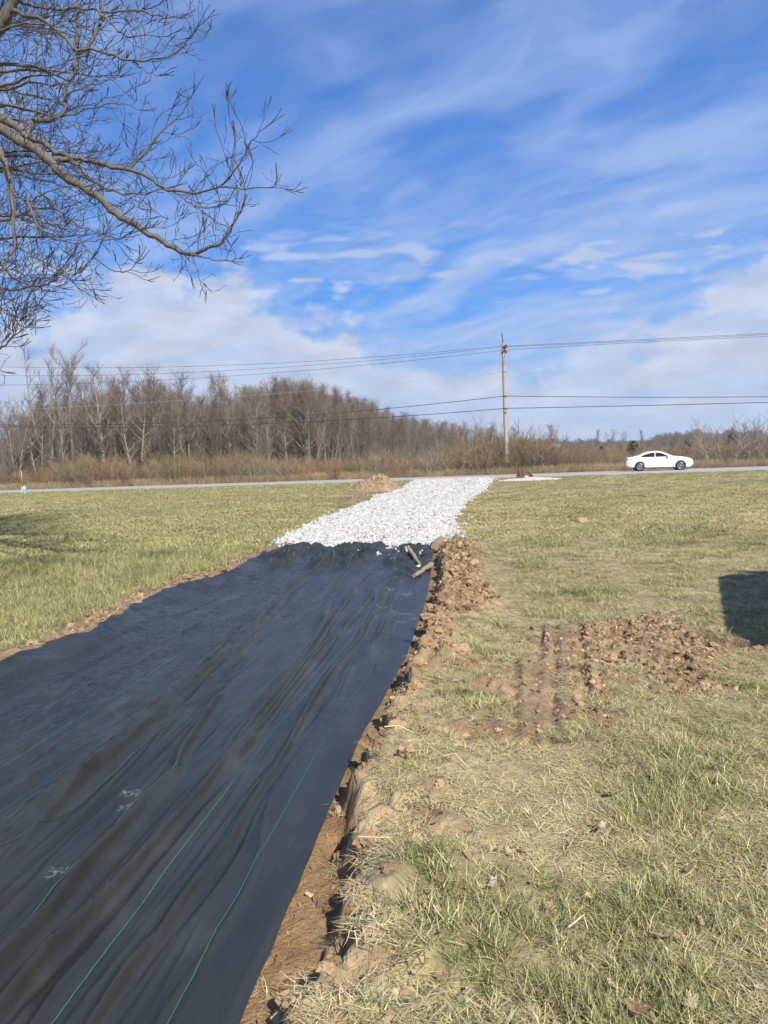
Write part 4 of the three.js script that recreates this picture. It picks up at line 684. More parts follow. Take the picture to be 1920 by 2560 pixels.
  limb(fromTrunk(6.6, px([[-40, 340], [0, 382], [13, 417], [26, 470], [30, 527], [33, 583], [39, 614], [17, 648], [8, 690]], 9.6, 9.2)), 0.06, 0.006, 0.13);
  limb(px([[30, 483], [69, 505], [109, 483], [165, 466], [210, 470]], 9.5, 9.2), dia(9.4, 7), 0.004, 0.12);
  limb(px([[69, 505], [82, 544], [113, 583], [152, 601], [204, 607], [260, 596], [300, 600]], 9.4, 9.0), dia(9.3, 7), 0.004, 0.12);
  limb(px([[204, 607], [234, 640], [278, 674], [317, 679], [343, 653]], 9.2, 8.9), dia(9.1, 5), 0.004, 0.12, 0.42);
  limb(px([[109, 483], [139, 518], [191, 562], [243, 583], [295, 596], [320, 590]], 9.5, 9.1), dia(9.3, 6), 0.004, 0.12);
  limb(px([[39, 614], [80, 640], [120, 660], [160, 690], [200, 700]], 9.3, 9.0), dia(9.2, 5), 0.004, 0.12, 0.42);
  limb(fromTrunk(5.4, px([[-60, 690], [0, 722], [65, 718], [122, 709], [150, 690], [180, 700]], 9.4, 9.0)), 0.03, 0.004, 0.11, 0.5);
  limb(fromTrunk(5.0, px([[-60, 640], [0, 660], [40, 700], [80, 720], [90, 760]], 9.6, 9.4)), 0.03, 0.004, 0.12, 0.5);
  limb(fromTrunk(4.2, px([[-60, 880], [0, 872], [26, 852], [52, 831], [65, 813]], 8.8, 8.6)), 0.02, 0.004, 0.16, 0.28);
  limb(fromTrunk(4.6, px([[-60, 760], [0, 765], [30, 790], [50, 795]], 9.0, 8.8)), 0.02, 0.004, 0.13, 0.4);
  limb(px([[90, 510], [100, 560], [90, 610], [110, 660], [100, 700]], 9.6, 9.4), dia(9.5, 5), 0.004, 0.12, 0.42);
  limb(px([[140, 297], [200, 280], [260, 262], [310, 262], [350, 275]], 10.4, 10.2), dia(10.4, 5), 0.004, 0.12, 0.45);
  limb(px([[165, 240], [215, 215], [260, 205], [300, 195]], 10.5, 10.6), dia(10.5, 5), 0.004, 0.12, 0.45);
  // further limbs of the same crown behind, and those out of the photograph
  for (let k = 0; k < 22; k++) { const y0 = 40 + R() * 560, d = 10.5 + R() * 4.5, x1 = 90 + R() * 230 - 110 * sstep(500, 750, y0), dy = (R() - 0.45) * 160; const pts = px([[-60, y0 - 30 + 40 * R()], [0, y0], [x1 * 0.35, y0 + dy * 0.3 - 15 * R()], [x1 * 0.7, y0 + dy * 0.55], [x1, y0 + dy]], d, d - 0.8); limb(fromTrunk(3.8 + R() * 5, pts), 0.032 + 0.02 * R(), 0.004, 0.2, 0.5); }
  for (let k = 0; k < 15; k++) { const a = 1.6 + R() * 3.0, h = 3.5 + R() * 6, l = 3 + R() * 3.5, q = path(R, [TX, h, TZ], [Math.cos(a) * 0.9, 0.5 + 0.5 * R(), Math.sin(a) * 0.9], l, 6, 0.3, 0.02); limb(q, 0.07, 0.008, 0.30, 0.8, 0.8); }
  for (let k = 0; k < 16; k++) { const a = 1.0 + R() * 4.2, h = 9 + R() * 3, q = path(R, [TX + 0.3 * (h - 4) * 0.1, h, TZ], [Math.cos(a) * 0.75, 0.8, Math.sin(a) * 0.75], 3 + R() * 2.5, 6, 0.3, 0.03); limb(q, 0.06, 0.008, 0.26, 0.8, 0.9); }
  for (let k = 0; k < 28; k++) { const h = 7.5 + R() * 5.5, a = -0.9 + R() * 2.0, q = path(R, [TX, h, TZ], [Math.cos(a), 0.75 + 0.5 * R(), Math.sin(a)], 4.2 + R() * 3.8, 6, 0.25, 0.03); limb(q, 0.06, 0.012, 0.2, 0.85, 1.0); }
  const tk = new Tubes(), tp = path(R, [TX, -0.2, TZ], [0.02, 1, 0], 14.0, 12, 0.07, 0.02); tp[4][0] = TX; tk.tube(tp.map((p) => [lerp(p[0], TX, 0.6), p[1], lerp(p[2], TZ, 0.6)]), tp.map((_, i) => i === 0 ? 0.44 : lerp(0.33, 0.07, i / 12)), 14); mesh('trunk', tk.geo(), bark, tree);
  const tws = mesh('twigs', twT.geo(), twigM, tree); tws.userData.kind = 'stuff';
}

// ------------------------------------------------------------------ utility pole and its wires
const POLE_D = 61;
{
  const wood = M(0.36, 0.30, 0.235, 0.9), dark = M(0.05, 0.045, 0.045, 0.6), metal = M(0.25, 0.25, 0.26, 0.5, { metalness: 0.6 });
  const b = ground(1268, 1187), bx = ray(1268, 1187).x / -ray(1268, 1187).z * POLE_D, by = terrain(bx, -POLE_D), top = atDepth(1258, 858, POLE_D), tip = atDepth(1254.5, 832, POLE_D);
  const pole = thing('utility_pole', 'weathered wooden utility pole standing behind the road', 'utility pole'); pole.position.set(bx, by, -POLE_D);
  const rel = (v) => [v.x - bx, v.y - by, v.z + POLE_D];
  const T = (pts, rad, n = 10) => { const t = new Tubes(); t.tube(pts, rad, n); const e = pts[pts.length - 1], c = t.p.length / 3; t.p.push(...e); t.n.push(0, 1, 0); for (let s = 0; s < n; s++) t.i.push(c - n + s, c, c - n + (s + 1) % n); return t.geo(); };
  const tr = rel(top), hh = tr[1]; mesh('post', T([[0, -0.3, 0], [tr[0] * 0.5, hh * 0.5, 0], tr], [0.19, 0.165, 0.13], 12), wood, pole);
  mesh('top_pin', T([[tr[0] + 0.02, hh - 0.35, 0.1], rel(tip)], [0.05, 0.035], 6), dark, pole);
  const ay = rel(atDepth(1259, 882, POLE_D)), ax = ay[0], arm = new THREE.BoxGeometry(0.10, 0.13, 2.3); arm.translate(ax - 0.12, ay[1], 0.85); mesh('crossarm', arm, wood, pole);
  mesh('brace', T([[ax - 0.12, ay[1] - 0.06, 1.25], [ax - 0.02, ay[1] - 1.0, 0.14]], [0.022, 0.022], 5), metal, pole);
  const ins = (x, y, z, big) => { const pts = [[0.001, 0], [0.04, 0], [0.04, 0.05], [0.12, 0.07], [0.13, 0.10], [0.07, 0.13], [0.11, 0.16], [0.10, 0.20], [0.04, 0.25], [0.001, 0.25]].map(([r, h]) => new THREE.Vector2(r * big, h * big)), g = new THREE.LatheGeometry(pts, 12); g.translate(x, y, z); mesh('insulator', g, dark, pole); };
  ins(ax - 0.12, ay[1] + 0.066, 1.85, 1.25); ins(ax - 0.12, ay[1] + 0.066, 1.15, 1.1); ins(ax + 0.18, ay[1] - 0.05, -0.05, 1.0);
  for (const [py, r] of [[990, 0.17], [1021, 0.175], [930, 0.155], [944, 0.15]]) { const p = rel(atDepth(1264, py, POLE_D)), g = new THREE.CylinderGeometry(r * 1.03, r * 1.03, 0.05, 12); g.translate(tr[0] * p[1] / hh, p[1], 0); mesh('band', g, metal, pole); }
  const bolt = rel(atDepth(1264, 1032, POLE_D)), bg = new THREE.BoxGeometry(0.09, 0.12, 0.06); bg.translate(tr[0] * 0.5, bolt[1], 0.19); mesh('bracket', bg, dark, pole);
  // the next poles along the road, out of the photograph
  for (const [x, label] of [[-62, 'next utility pole along the road behind the brush'], [92, 'next utility pole along the road beyond the car']]) { const c = copyOf(pole, label); const z = roadNear(x) - ROAD_W - 1.2; c.position.set(x, terrain(x, z), z); }
  // wires: photo points on each side give the sag; depth follows the row of poles
  const zAt = (x, o) => { const xl = -62, zl = roadNear(-62) - ROAD_W - 1.2, xr = 92, zr = roadNear(92) - ROAD_W - 1.2; return (x < bx ? lerp(-POLE_D, zl, (bx - x) / (bx - xl)) : lerp(-POLE_D, zr, (x - bx) / (xr - bx))) + o; };
  const onLine = (px, py, o) => { const d = ray(px, py), k = d.x / -d.z; let x = k * POLE_D; for (let i = 0; i < 12; i++) x = k * -zAt(x, o); return [x, EYE + d.y / -d.z * -zAt(x, o)]; };
  const span = (A, P, E) => (x) => { const f = (a, b, c) => a[1] * (x - b[0]) * (x - c[0]) / ((a[0] - b[0]) * (a[0] - c[0])); return f(A, P, E) + f(P, A, E) + f(E, A, P); };
  const wire = (name, pts, o, r, mat, label, group) => {
    const q = pts.map(([px, py]) => onLine(px, py, o)), [e, m, a, n, f] = q, le = span(a, m, e), ri = span(a, n, f), line = [];
    for (let x = -62; x < a[0]; x += 1.5) line.push([x, le(x), zAt(x, o)]); line.push([a[0], a[1], zAt(a[0], o)]); for (let x = a[0] + 1.5; x <= 92; x += 1.5) line.push([x, ri(x), zAt(x, o)]);
    const t = new Tubes(); t.tube(line, line.map(() => r), 5); const w = mesh(name, t.geo(), mat); tag(w, label, 'wire', group);
  };
  const alu = M(0.05, 0.05, 0.055, 0.8), blk = M(0.03, 0.03, 0.035, 0.7), pale = M(0.36, 0.34, 0.31, 0.7);
  wire('power_line', [[0, 917], [540, 914], [1247, 866], [1539, 852], [1920, 833]], 1.85, 0.014, alu, 'uppermost thin power line on the end of the crossarm');
  wire('power_line', [[0, 939], [540, 928], [1250, 868], [1539, 855], [1920, 836]], 1.15, 0.014, alu, 'second thin power line on the middle of the crossarm');
  wire('power_line', [[0, 963], [590, 939], [1263, 875], [1539, 859], [1920, 841]], -0.05, 0.014, alu, 'third thin power line fixed to the pole below the crossarm');
  wire('neutral_line', [[0, 1026], [500, 998], [1262, 930], [1539, 932], [1920, 928]], 0.16, 0.009, pale, 'pale thin wire crossing in front of the trees below the power lines');
  wire('phone_cable', [[0, 1062], [521, 1053], [1263, 990], [1600, 993], [1920, 992]], 0.19, 0.026, blk, 'upper thick black cable strung along the utility poles');
  wire('phone_cable', [[0, 1067], [521, 1064], [1264, 1021], [1600, 1014], [1920, 1006]], 0.2, 0.028, blk, 'lower thick black cable strung along the utility poles');
}

// ------------------------------------------------------------------ white sedan on the road
{
  const white = new THREE.MeshPhysicalMaterial({ color: new THREE.Color().setRGB(0.78, 0.78, 0.78), roughness: 0.35, clearcoat: 1, clearcoatRoughness: 0.05, side: THREE.DoubleSide }), glass = new THREE.MeshPhysicalMaterial({ color: new THREE.Color().setRGB(0.012, 0.015, 0.018), roughness: 0.06, side: THREE.DoubleSide }), black = M(0.02, 0.02, 0.02, 0.6), tyre = M(0.025, 0.025, 0.025, 0.85), alloy = M(0.55, 0.55, 0.57, 0.3, { metalness: 0.85 }), red = M(0.10, 0.01, 0.01, 0.25), lamp = M(0.5, 0.52, 0.55, 0.12);
  const top = [[-2.33, 0.60], [-2.30, 0.92], [-2.2, 1.0], [-1.82, 1.05], [-1.50, 1.14], [-1.08, 1.315], [-0.8, 1.385], [-0.45, 1.425], [-0.1, 1.425], [0.19, 1.37], [0.5, 1.24], [0.78, 1.10], [0.95, 1.03], [1.3, 1.0], [1.68, 0.945], [2.0, 0.875], [2.18, 0.80], [2.28, 0.70], [2.33, 0.55]];
  const at = (c, x) => { let i = 1; while (i < c.length - 1 && c[i][0] < x) i++; return lerp(c[i - 1][1], c[i][1], clamp((x - c[i - 1][0]) / (c[i][0] - c[i - 1][0]))); };
  const bot = [[-2.33, 0.42], [-2.2, 0.30], [-1.9, 0.24], [-1, 0.20], [1.2, 0.18], [2.0, 0.19], [2.25, 0.26], [2.33, 0.38]];
  const plan = (x) => 0.9 * (1 - 0.30 * Math.pow(Math.abs(x / 2.36), 7) - 0.05 * Math.pow(Math.abs(x / 2.3), 3));
  const sideZ = (x, y) => { const w = plan(x); return y < 0.95 ? w * (0.93 + 0.07 * Math.sin(clamp((y - 0.2) / 0.75) * 2.4)) : w * 0.973 - (y - 0.95) * 0.52; };
  const NX = 90, ring = (x) => { const yt = at(top, x), yb = at(bot, x), sh = Math.max(yb + 0.08, yt - 0.05), r = [[yb, 0]]; r.push([yb, sideZ(x, yb) * 0.86], [yb + 0.03, sideZ(x, yb) * 0.97]); for (let k = 0; k <= 9; k++) { const y = lerp(yb + 0.06, sh, k / 9); r.push([y, sideZ(x, y)]); } const e = sideZ(x, sh); r.push([lerp(sh, yt, 0.6), e * 0.965], [lerp(sh, yt, 0.92), e * 0.88], [yt + 0.012, e * 0.5], [yt + 0.02, 0]); return r; };
  const pos = [], idx = []; let n = 0;
  for (let i = 0; i <= NX; i++) { const x = -2.33 + 4.66 * i / NX, r = ring(x), full = [...r, ...r.slice(1, -1).reverse().map(([y, z]) => [y, -z])]; n = full.length; for (const [y, z] of full) pos.push(x, y, z); if (i) for (let k = 0; k < n; k++) { const a = (i - 1) * n + k, b = (i - 1) * n + (k + 1) % n, c = a + n, d = b + n; idx.push(a, b, c, b, d, c); } }
  for (let k = 1; k < n - 1; k++) { idx.push(0, k + 1, k); const o = NX * n; idx.push(o, o + k, o + k + 1); }
  let body = new THREE.BufferGeometry(); body.setAttribute('position', new THREE.Float32BufferAttribute(pos, 3)); body.setIndex(idx); body.computeVertexNormals(); body.setAttribute('uv', new THREE.Float32BufferAttribute(new Float32Array(pos.length / 3 * 2), 2));
  const WX = [-1.37, 1.42], WR = 0.335;
  const ev = new Evaluator(); let br = new Brush(body, white); br.updateMatrixWorld();
  for (const wx of WX) for (const s of [-1, 1]) { const c = new Brush(new THREE.CylinderGeometry(0.375, 0.375, 0.5, 40).rotateX(Math.PI / 2), black); c.position.set(wx, WR + 0.005, s * 0.86); c.updateMatrixWorld(); ev.useGroups = false; br = ev.evaluate(br, c, SUBTRACTION); br.updateMatrixWorld(); }
  const car = thing('white_sedan', 'white four-door sedan driving along the road', 'car');
  mesh('body', br.geometry, white, car);
  const patch = (name, pts, off, mat, parent, s) => { const sh = new THREE.Shape(pts.map(([x, y]) => new THREE.Vector2(x, y))), g = new THREE.ShapeGeometry(sh), p = g.attributes.position; for (let i = 0; i < p.count; i++) p.setZ(i, s * (sideZ(p.getX(i), p.getY(i)) + off)); g.computeVertexNormals(); return mesh(name, g, mat, parent); };
  const smooth = (pts, k = 5) => new THREE.CatmullRomCurve3(pts.map(([x, y]) => new THREE.Vector3(x, y, 0)), true, 'centripetal').getPoints(pts.length * k).map((v) => [v.x, v.y]);
  for (const s of [1, -1]) {
    const dr = patch('door', [[-1.05, 0.30], [-0.31, 0.28], [-0.31, 0.995], [-1.12, 1.0], [-1.16, 0.80]], 0.006, white, car, s); patch('handle', [[-1.08, 0.86], [-0.90, 0.86], [-0.90, 0.885], [-1.08, 0.885]], 0.03, white, dr, s);
    const df = patch('door', [[-0.30, 0.28], [0.80, 0.26], [0.86, 0.55], [0.78, 0.98], [-0.30, 0.995]], 0.006, white, car, s); patch('handle', [[-0.18, 0.85], [0.0, 0.85], [0.0, 0.875], [-0.18, 0.875]], 0.03, white, df, s);
    patch('window', [[-1.34, 1.055], [-1.12, 1.16], [-0.85, 1.25], [-0.58, 1.305], [-0.34, 1.32], [-0.34, 1.005], [-1.18, 1.01]], 0.010, glass, car, s);
    patch('window', [[-0.29, 1.322], [-0.08, 1.315], [0.14, 1.255], [0.42, 1.13], [0.70, 1.005], [-0.29, 1.005]], 0.010, glass, car, s);
    patch('sill', [[-1.0, 0.20], [1.02, 0.185], [1.02, 0.245], [-1.0, 0.26]], 0.012, black, car, s);
    patch('tail_light', [[-2.30, 0.90], [-2.25, 0.93], [-1.92, 0.885], [-1.98, 0.84], [-2.28, 0.82]], 0.012, red, car, s);
    patch('headlight', [[2.27, 0.76], [2.10, 0.82], [1.90, 0.83], [2.05, 0.77], [2.28, 0.72]], 0.012, lamp, car, s);
    patch('bumper_intake', [[2.28, 0.38], [2.0, 0.36], [2.05, 0.33], [2.28, 0.33]], 0.014, black, car, s);
    patch('bumper_diffuser', [[-2.30, 0.44], [-2.28, 0.36], [-1.78, 0.24], [-1.78, 0.29]], 0.012, black, car, s);
    const mg = rock(2, 0.08, 2, false, [0.11, 0.075, 0.10]); mg.translate(0.56, 1.03, s * 0.97); const mir = mesh('mirror', mg, white, car);
  }
  const screen = (name, x0, x1) => { const p = [], ix = []; for (let i = 0; i <= 8; i++) for (let j = 0; j <= 10; j++) { const x = lerp(x0, x1, i / 8), yt = at(top, x), e = sideZ(x, yt - 0.05) * 0.86, t = j / 5 - 1, z = t * e; p.push(x, yt + 0.032 - 0.03 * t * t, z); if (i && j) { const k = i * 11 + j; ix.push(k - 12, k - 11, k - 1, k - 11, k, k - 1); } } const g = new THREE.BufferGeometry(); g.setAttribute('position', new THREE.Float32BufferAttribute(p, 3)); g.setIndex(ix); g.computeVertexNormals(); mesh(name, g, glass, car); };
  screen('windshield', 0.24, 0.90); screen('rear_window', -1.66, -0.92);
  const gr = new THREE.BoxGeometry(0.06, 0.2, 1.0); gr.translate(2.31, 0.56, 0); mesh('grille', gr, black, car);
  for (const wx of WX) for (const s of [1, -1]) {
    const w = new THREE.Group(); w.name = 'wheel'; car.add(w); w.position.set(wx, WR, s * 0.79);
    const tg = new THREE.TorusGeometry(0.272, 0.07, 12, 36); tg.scale(1, 1, 1.6); mesh('tyre', tg, tyre, w);
    const gs = [new THREE.TorusGeometry(0.212, 0.016, 8, 36).translate(0, 0, s * 0.07)]; for (let k = 0; k < 10; k++) { const g = new THREE.BoxGeometry(0.026, 0.18, 0.03); g.translate(0, 0.115, s * 0.07); g.rotateZ(k / 10 * Math.PI * 2 + 0.1); gs.push(g); } gs.push(new THREE.CylinderGeometry(0.045, 0.045, 0.04, 16).rotateX(Math.PI / 2).translate(0, 0, s * 0.075));
    mesh('rim', mergeGeometries(gs.map((g) => g.toNonIndexed())), alloy, w); mesh('brake_disc', new THREE.CylinderGeometry(0.20, 0.20, 0.06, 24).rotateX(Math.PI / 2), black, w);
  }
  const z = -54.6, cx = (() => { const a = ray(1645, 1160); return a.x / -a.z * 54.6; })(); car.scale.setScalar(0.97); car.position.set(cx, 0.105, z); car.rotation.y = -Math.atan(0.193);
}

// ------------------------------------------------------------------ small things by the road
{
  const cyan = M(0.22, 0.50, 0.56, 0.5), whiteP = M(0.78, 0.78, 0.76, 0.6), stake = M(0.62, 0.56, 0.46, 0.9), dark = M(0.03, 0.03, 0.03, 0.8);
  const hp = ground(62, 1234.5), hy = thing('fire_hydrant', 'pale blue fire hydrant with white cap beside the road', 'hydrant'); hy.position.set(hp.x, terrain(hp.x, hp.z), hp.z); const y0 = -0.05;
  mesh('barrel', new THREE.LatheGeometry([[0, 0], [0.15, 0], [0.15, 0.04], [0.10, 0.05], [0.095, 0.36], [0.13, 0.37], [0.13, 0.40], [0.095, 0.41], [0.095, 0.48], [0, 0.48]].map(([r, h]) => new THREE.Vector2(r, h + y0)), 16), cyan, hy);
  mesh('bonnet', new THREE.LatheGeometry([[0.12, 0.48], [0.12, 0.50], [0.10, 0.56], [0.05, 0.60], [0.03, 0.61], [0.03, 0.65], [0, 0.65]].map(([r, h]) => new THREE.Vector2(r, h + y0)), 16), whiteP, hy);
  for (const s of [-1, 1]) mesh('outlet_cap', new THREE.CylinderGeometry(0.05, 0.05, 0.09, 10).rotateZ(Math.PI / 2).translate(s * 0.13, 0.32, 0), cyan, hy); mesh('outlet_cap', new THREE.CylinderGeometry(0.065, 0.065, 0.09, 10).rotateX(Math.PI / 2).translate(0, 0.30, 0.13), cyan, hy);
  const post = (name, px, pyb, h, r, mat, label, cap, d) => { const p = d ? null : ground(px, pyb), x = p ? p.x : ray(px, pyb).x / -ray(px, pyb).z * d, z = p ? p.z : -d, o = thing(name, label, 'post'); o.position.set(x, terrain(x, z) - 0.02, z); const g = new THREE.CylinderGeometry(r * 0.85, r, h, 8); g.translate(0, h / 2, 0); mesh('shaft', g, mat, o); const c = new THREE.ConeGeometry(r * 1.05, r * 1.4, 8); c.translate(0, h + r * 0.7, 0); mesh('tip', c, cap ?? mat, o); return o; };
  post('marker_post', 55, 1233, 0.5, 0.025, whiteP, 'thin white marker post next to the hydrant'); post('tall_stake', 56, 1215, 1.7, 0.035, stake, 'tall pale stake standing in the brush behind the hydrant', null, 69.5);
  post('roadside_stake', 421, 1216, 0.55, 0.06, stake, 'short pale wooden stake across the road near the small evergreen', whiteP, 66); post('roadside_stake', 1729, 1178, 0.32, 0.06, M(0.65, 0.45, 0.33), 'short pinkish marker stake ahead of the white car', whiteP, 58.4);
  post('fence_post', 1888, 1172, 2.9, 0.07, dark, 'tall thin black post in front of the far field', null, 66); post('fence_post', 1906, 1172, 0.95, 0.07, dark, 'short black post in front of the far field', null, 66);
  for (const [px, top, bot, w] of [[1363, 1143, 1152, 8]]) { const d = 150, x = ray(px, 1150).x / -ray(px, 1150).z * d, h = thing('white_house', 'tiny white house far off behind the thicket by the pole', 'house'); h.position.set(x, terrain(x, -d), -d); mesh('wall', new THREE.BoxGeometry(5.5, 2.4, 4).translate(0, 1.2, 0), whiteP, h); const rf = new THREE.Shape([new THREE.Vector2(-2.3, 0), new THREE.Vector2(2.3, 0), new THREE.Vector2(0, 1.1)]); mesh('roof', new THREE.ExtrudeGeometry(rf, { depth: 6, bevelEnabled: false }).rotateY(Math.PI / 2).translate(-3, 2.402, 0), M(0.28, 0.27, 0.26), h); for (const wx of [-1.5, 1.4]) mesh('window', new THREE.BoxGeometry(0.8, 0.9, 0.06).translate(wx, 1.4, 2.02), dark, h); mesh('door', new THREE.BoxGeometry(0.9, 1.9, 0.06).translate(0, 0.95, 2.02), M(0.2, 0.1, 0.07), h); }
  // uprooted stump on a spread of pale chips
  const sp = ground(1310, 1201), st = thing('tree_stump', 'upturned dark tree stump with stubby roots on pale wood chips', 'stump'), R = RNG(66), bark = M(0.13, 0.075, 0.05, 0.95), cut = M(0.55, 0.42, 0.33, 0.9); st.position.set(sp.x, terrain(sp.x, sp.z) + 0.10, sp.z);
  const bg = rock(3, 0.55, 6.1, false, [0.42, 0.24, 0.36]); bg.translate(0.02, 0.12, 0); mesh('base', bg, bark, st);
  const rt = (pts, rad) => { const t = new Tubes(); t.tube(pts, rad, 7); mesh('root', t.geo(), bark, st); };
  rt([[-0.15, 0.1, 0], [-0.28, 0.40, 0.05], [-0.30, 0.62, 0.02], [-0.22, 0.78, 0]], [0.17, 0.13, 0.08, 0.03]); rt([[-0.05, 0.1, 0.05], [-0.08, 0.45, 0.1], [0.02, 0.66, 0.06], [0.05, 0.72, 0.02]], [0.15, 0.10, 0.06, 0.03]); rt([[0.1, 0.2, 0.1], [0.35, 0.22, 0.15], [0.62, 0.02, 0.2]], [0.13, 0.09, 0.05]); rt([[-0.2, 0.1, 0.1], [-0.48, 0.10, 0.15], [-0.58, 0.0, 0.2]], [0.1, 0.07, 0.04]); rt([[0.15, 0.25, 0.15], [0.30, 0.42, 0.2], [0.5, 0.12, 0.28]], [0.05, 0.05, 0.035]);
  const cf = rock(2, 0.2, 3.2, false, [0.14, 0.11, 0.06]); cf.translate(0.08, 0.10, 0.36); mesh('cut_face', cf, cut, st);
  const chips = []; const cc = [[0.60, 0.50, 0.42], [0.52, 0.42, 0.36], [0.68, 0.62, 0.56], [0.45, 0.35, 0.28]]; for (let k = 0; k < 9000; k++) { const a = R() * 6.28, q = Math.pow(R(), 0.7), x = sp.x + 0.35 + Math.cos(a) * q * 1.75 + (R() - 0.5) * 0.5 * q, z = sp.z + 0.1 + Math.sin(a) * q * 1.1, c = cc[Math.floor(R() * 4)], t = 0.8 + 0.3 * R(); chips.push([x, terrain(x, z) + 0.17 * Math.max(0, 1 - q * 1.02) + 0.015, z, R() * 6, R() * 6, R() * 6, 0.05, 0.022, 0.03, c[0] * t, c[1] * t, c[2] * t]); }
  instanced('wood_chips', stoneGeos[1], STONE, chips, 'spread of pale wood chips under the stump', 'wood chips');
}
// ------------------------------------------------------------------ logs holding the sheet down
{
  const R = RNG(17), grey = M(0.27, 0.225, 0.175, 0.95, { bumpMap: soilBump, bumpScale: 0.01 }), cut = M(0.26, 0.185, 0.12, 0.9), yel = M(0.75, 0.50, 0.16, 0.85), brown = M(0.26, 0.18, 0.12, 0.95);
  const log = (name, a, b, r0, r1, mats, label, endMat) => { const A = ground(...a, -0.04), B = ground(...b, -0.04), t = thing(name, label, 'log'), y = (p, r) => { const [al, ac] = alac(p.x, p.z); return Math.max(clothHeight(al, Math.min(ac, fabricR(al))), terrain(p.x, p.z)) + r * 0.8; }; const p0 = [A.x, y(A, r0), A.z], p1 = [B.x, y(B, r1), B.z], pts = [], n = 9; t.position.set(A.x, p0[1] - r0, A.z); for (let i = 0; i <= n; i++) pts.push([0, 1, 2].map((c) => lerp(p0[c], p1[c], i / n) - [A.x, p0[1] - r0, A.z][c] + 0.012 * n2(i * 0.8, c * 5 + r0 * 99))); const tb = new Tubes(); tb.tube(pts, pts.map((_, i) => lerp(r0, r1, i / n) * (1 + 0.32 * n2(i * 0.9, r0 * 300))), 14); mesh('bark', tb.geo(), mats, t); for (const [q, w] of [[0, r0], [n, r1]]) { const d = new THREE.Vector3(...pts[q]).sub(new THREE.Vector3(...pts[q ? n - 1 : 1])).normalize(), cg = new THREE.CylinderGeometry(w * 0.93, w, 0.012, 14); cg.applyQuaternion(new THREE.Quaternion().setFromUnitVectors(new THREE.Vector3(0, 1, 0), d)); cg.translate(...pts[q]); mesh('cut_end', cg, endMat ?? cut, t); } return t; };
  log('log', [1036, 1440], [1077, 1412], 0.028, 0.050, grey, 'grey bleached log weighing down the corner of the black sheet', grey);
  log('log', [1024, 1390], [1050, 1412], 0.036, 0.022, grey, 'short splintered log piece behind the yellow wood chunk', brown);
  log('log', [1088, 1374], [1102, 1360], 0.085, 0.08, brown, 'dark round-ended log at the gravel edge with its cut face showing', cut);
  const q = ground(1046, 1414, 0), [al, ac] = alac(q.x, q.z), yg = rock(2, 0.4, 1.1, true, [0.032, 0.024, 0.028]), y = mesh('wood_chunk', yg, yel); y.position.set(q.x, clothHeight(al, ac) + 0.03, q.z); tag(y, 'small bright yellow chunk of wood beside the grey log', 'wood chunk');
}
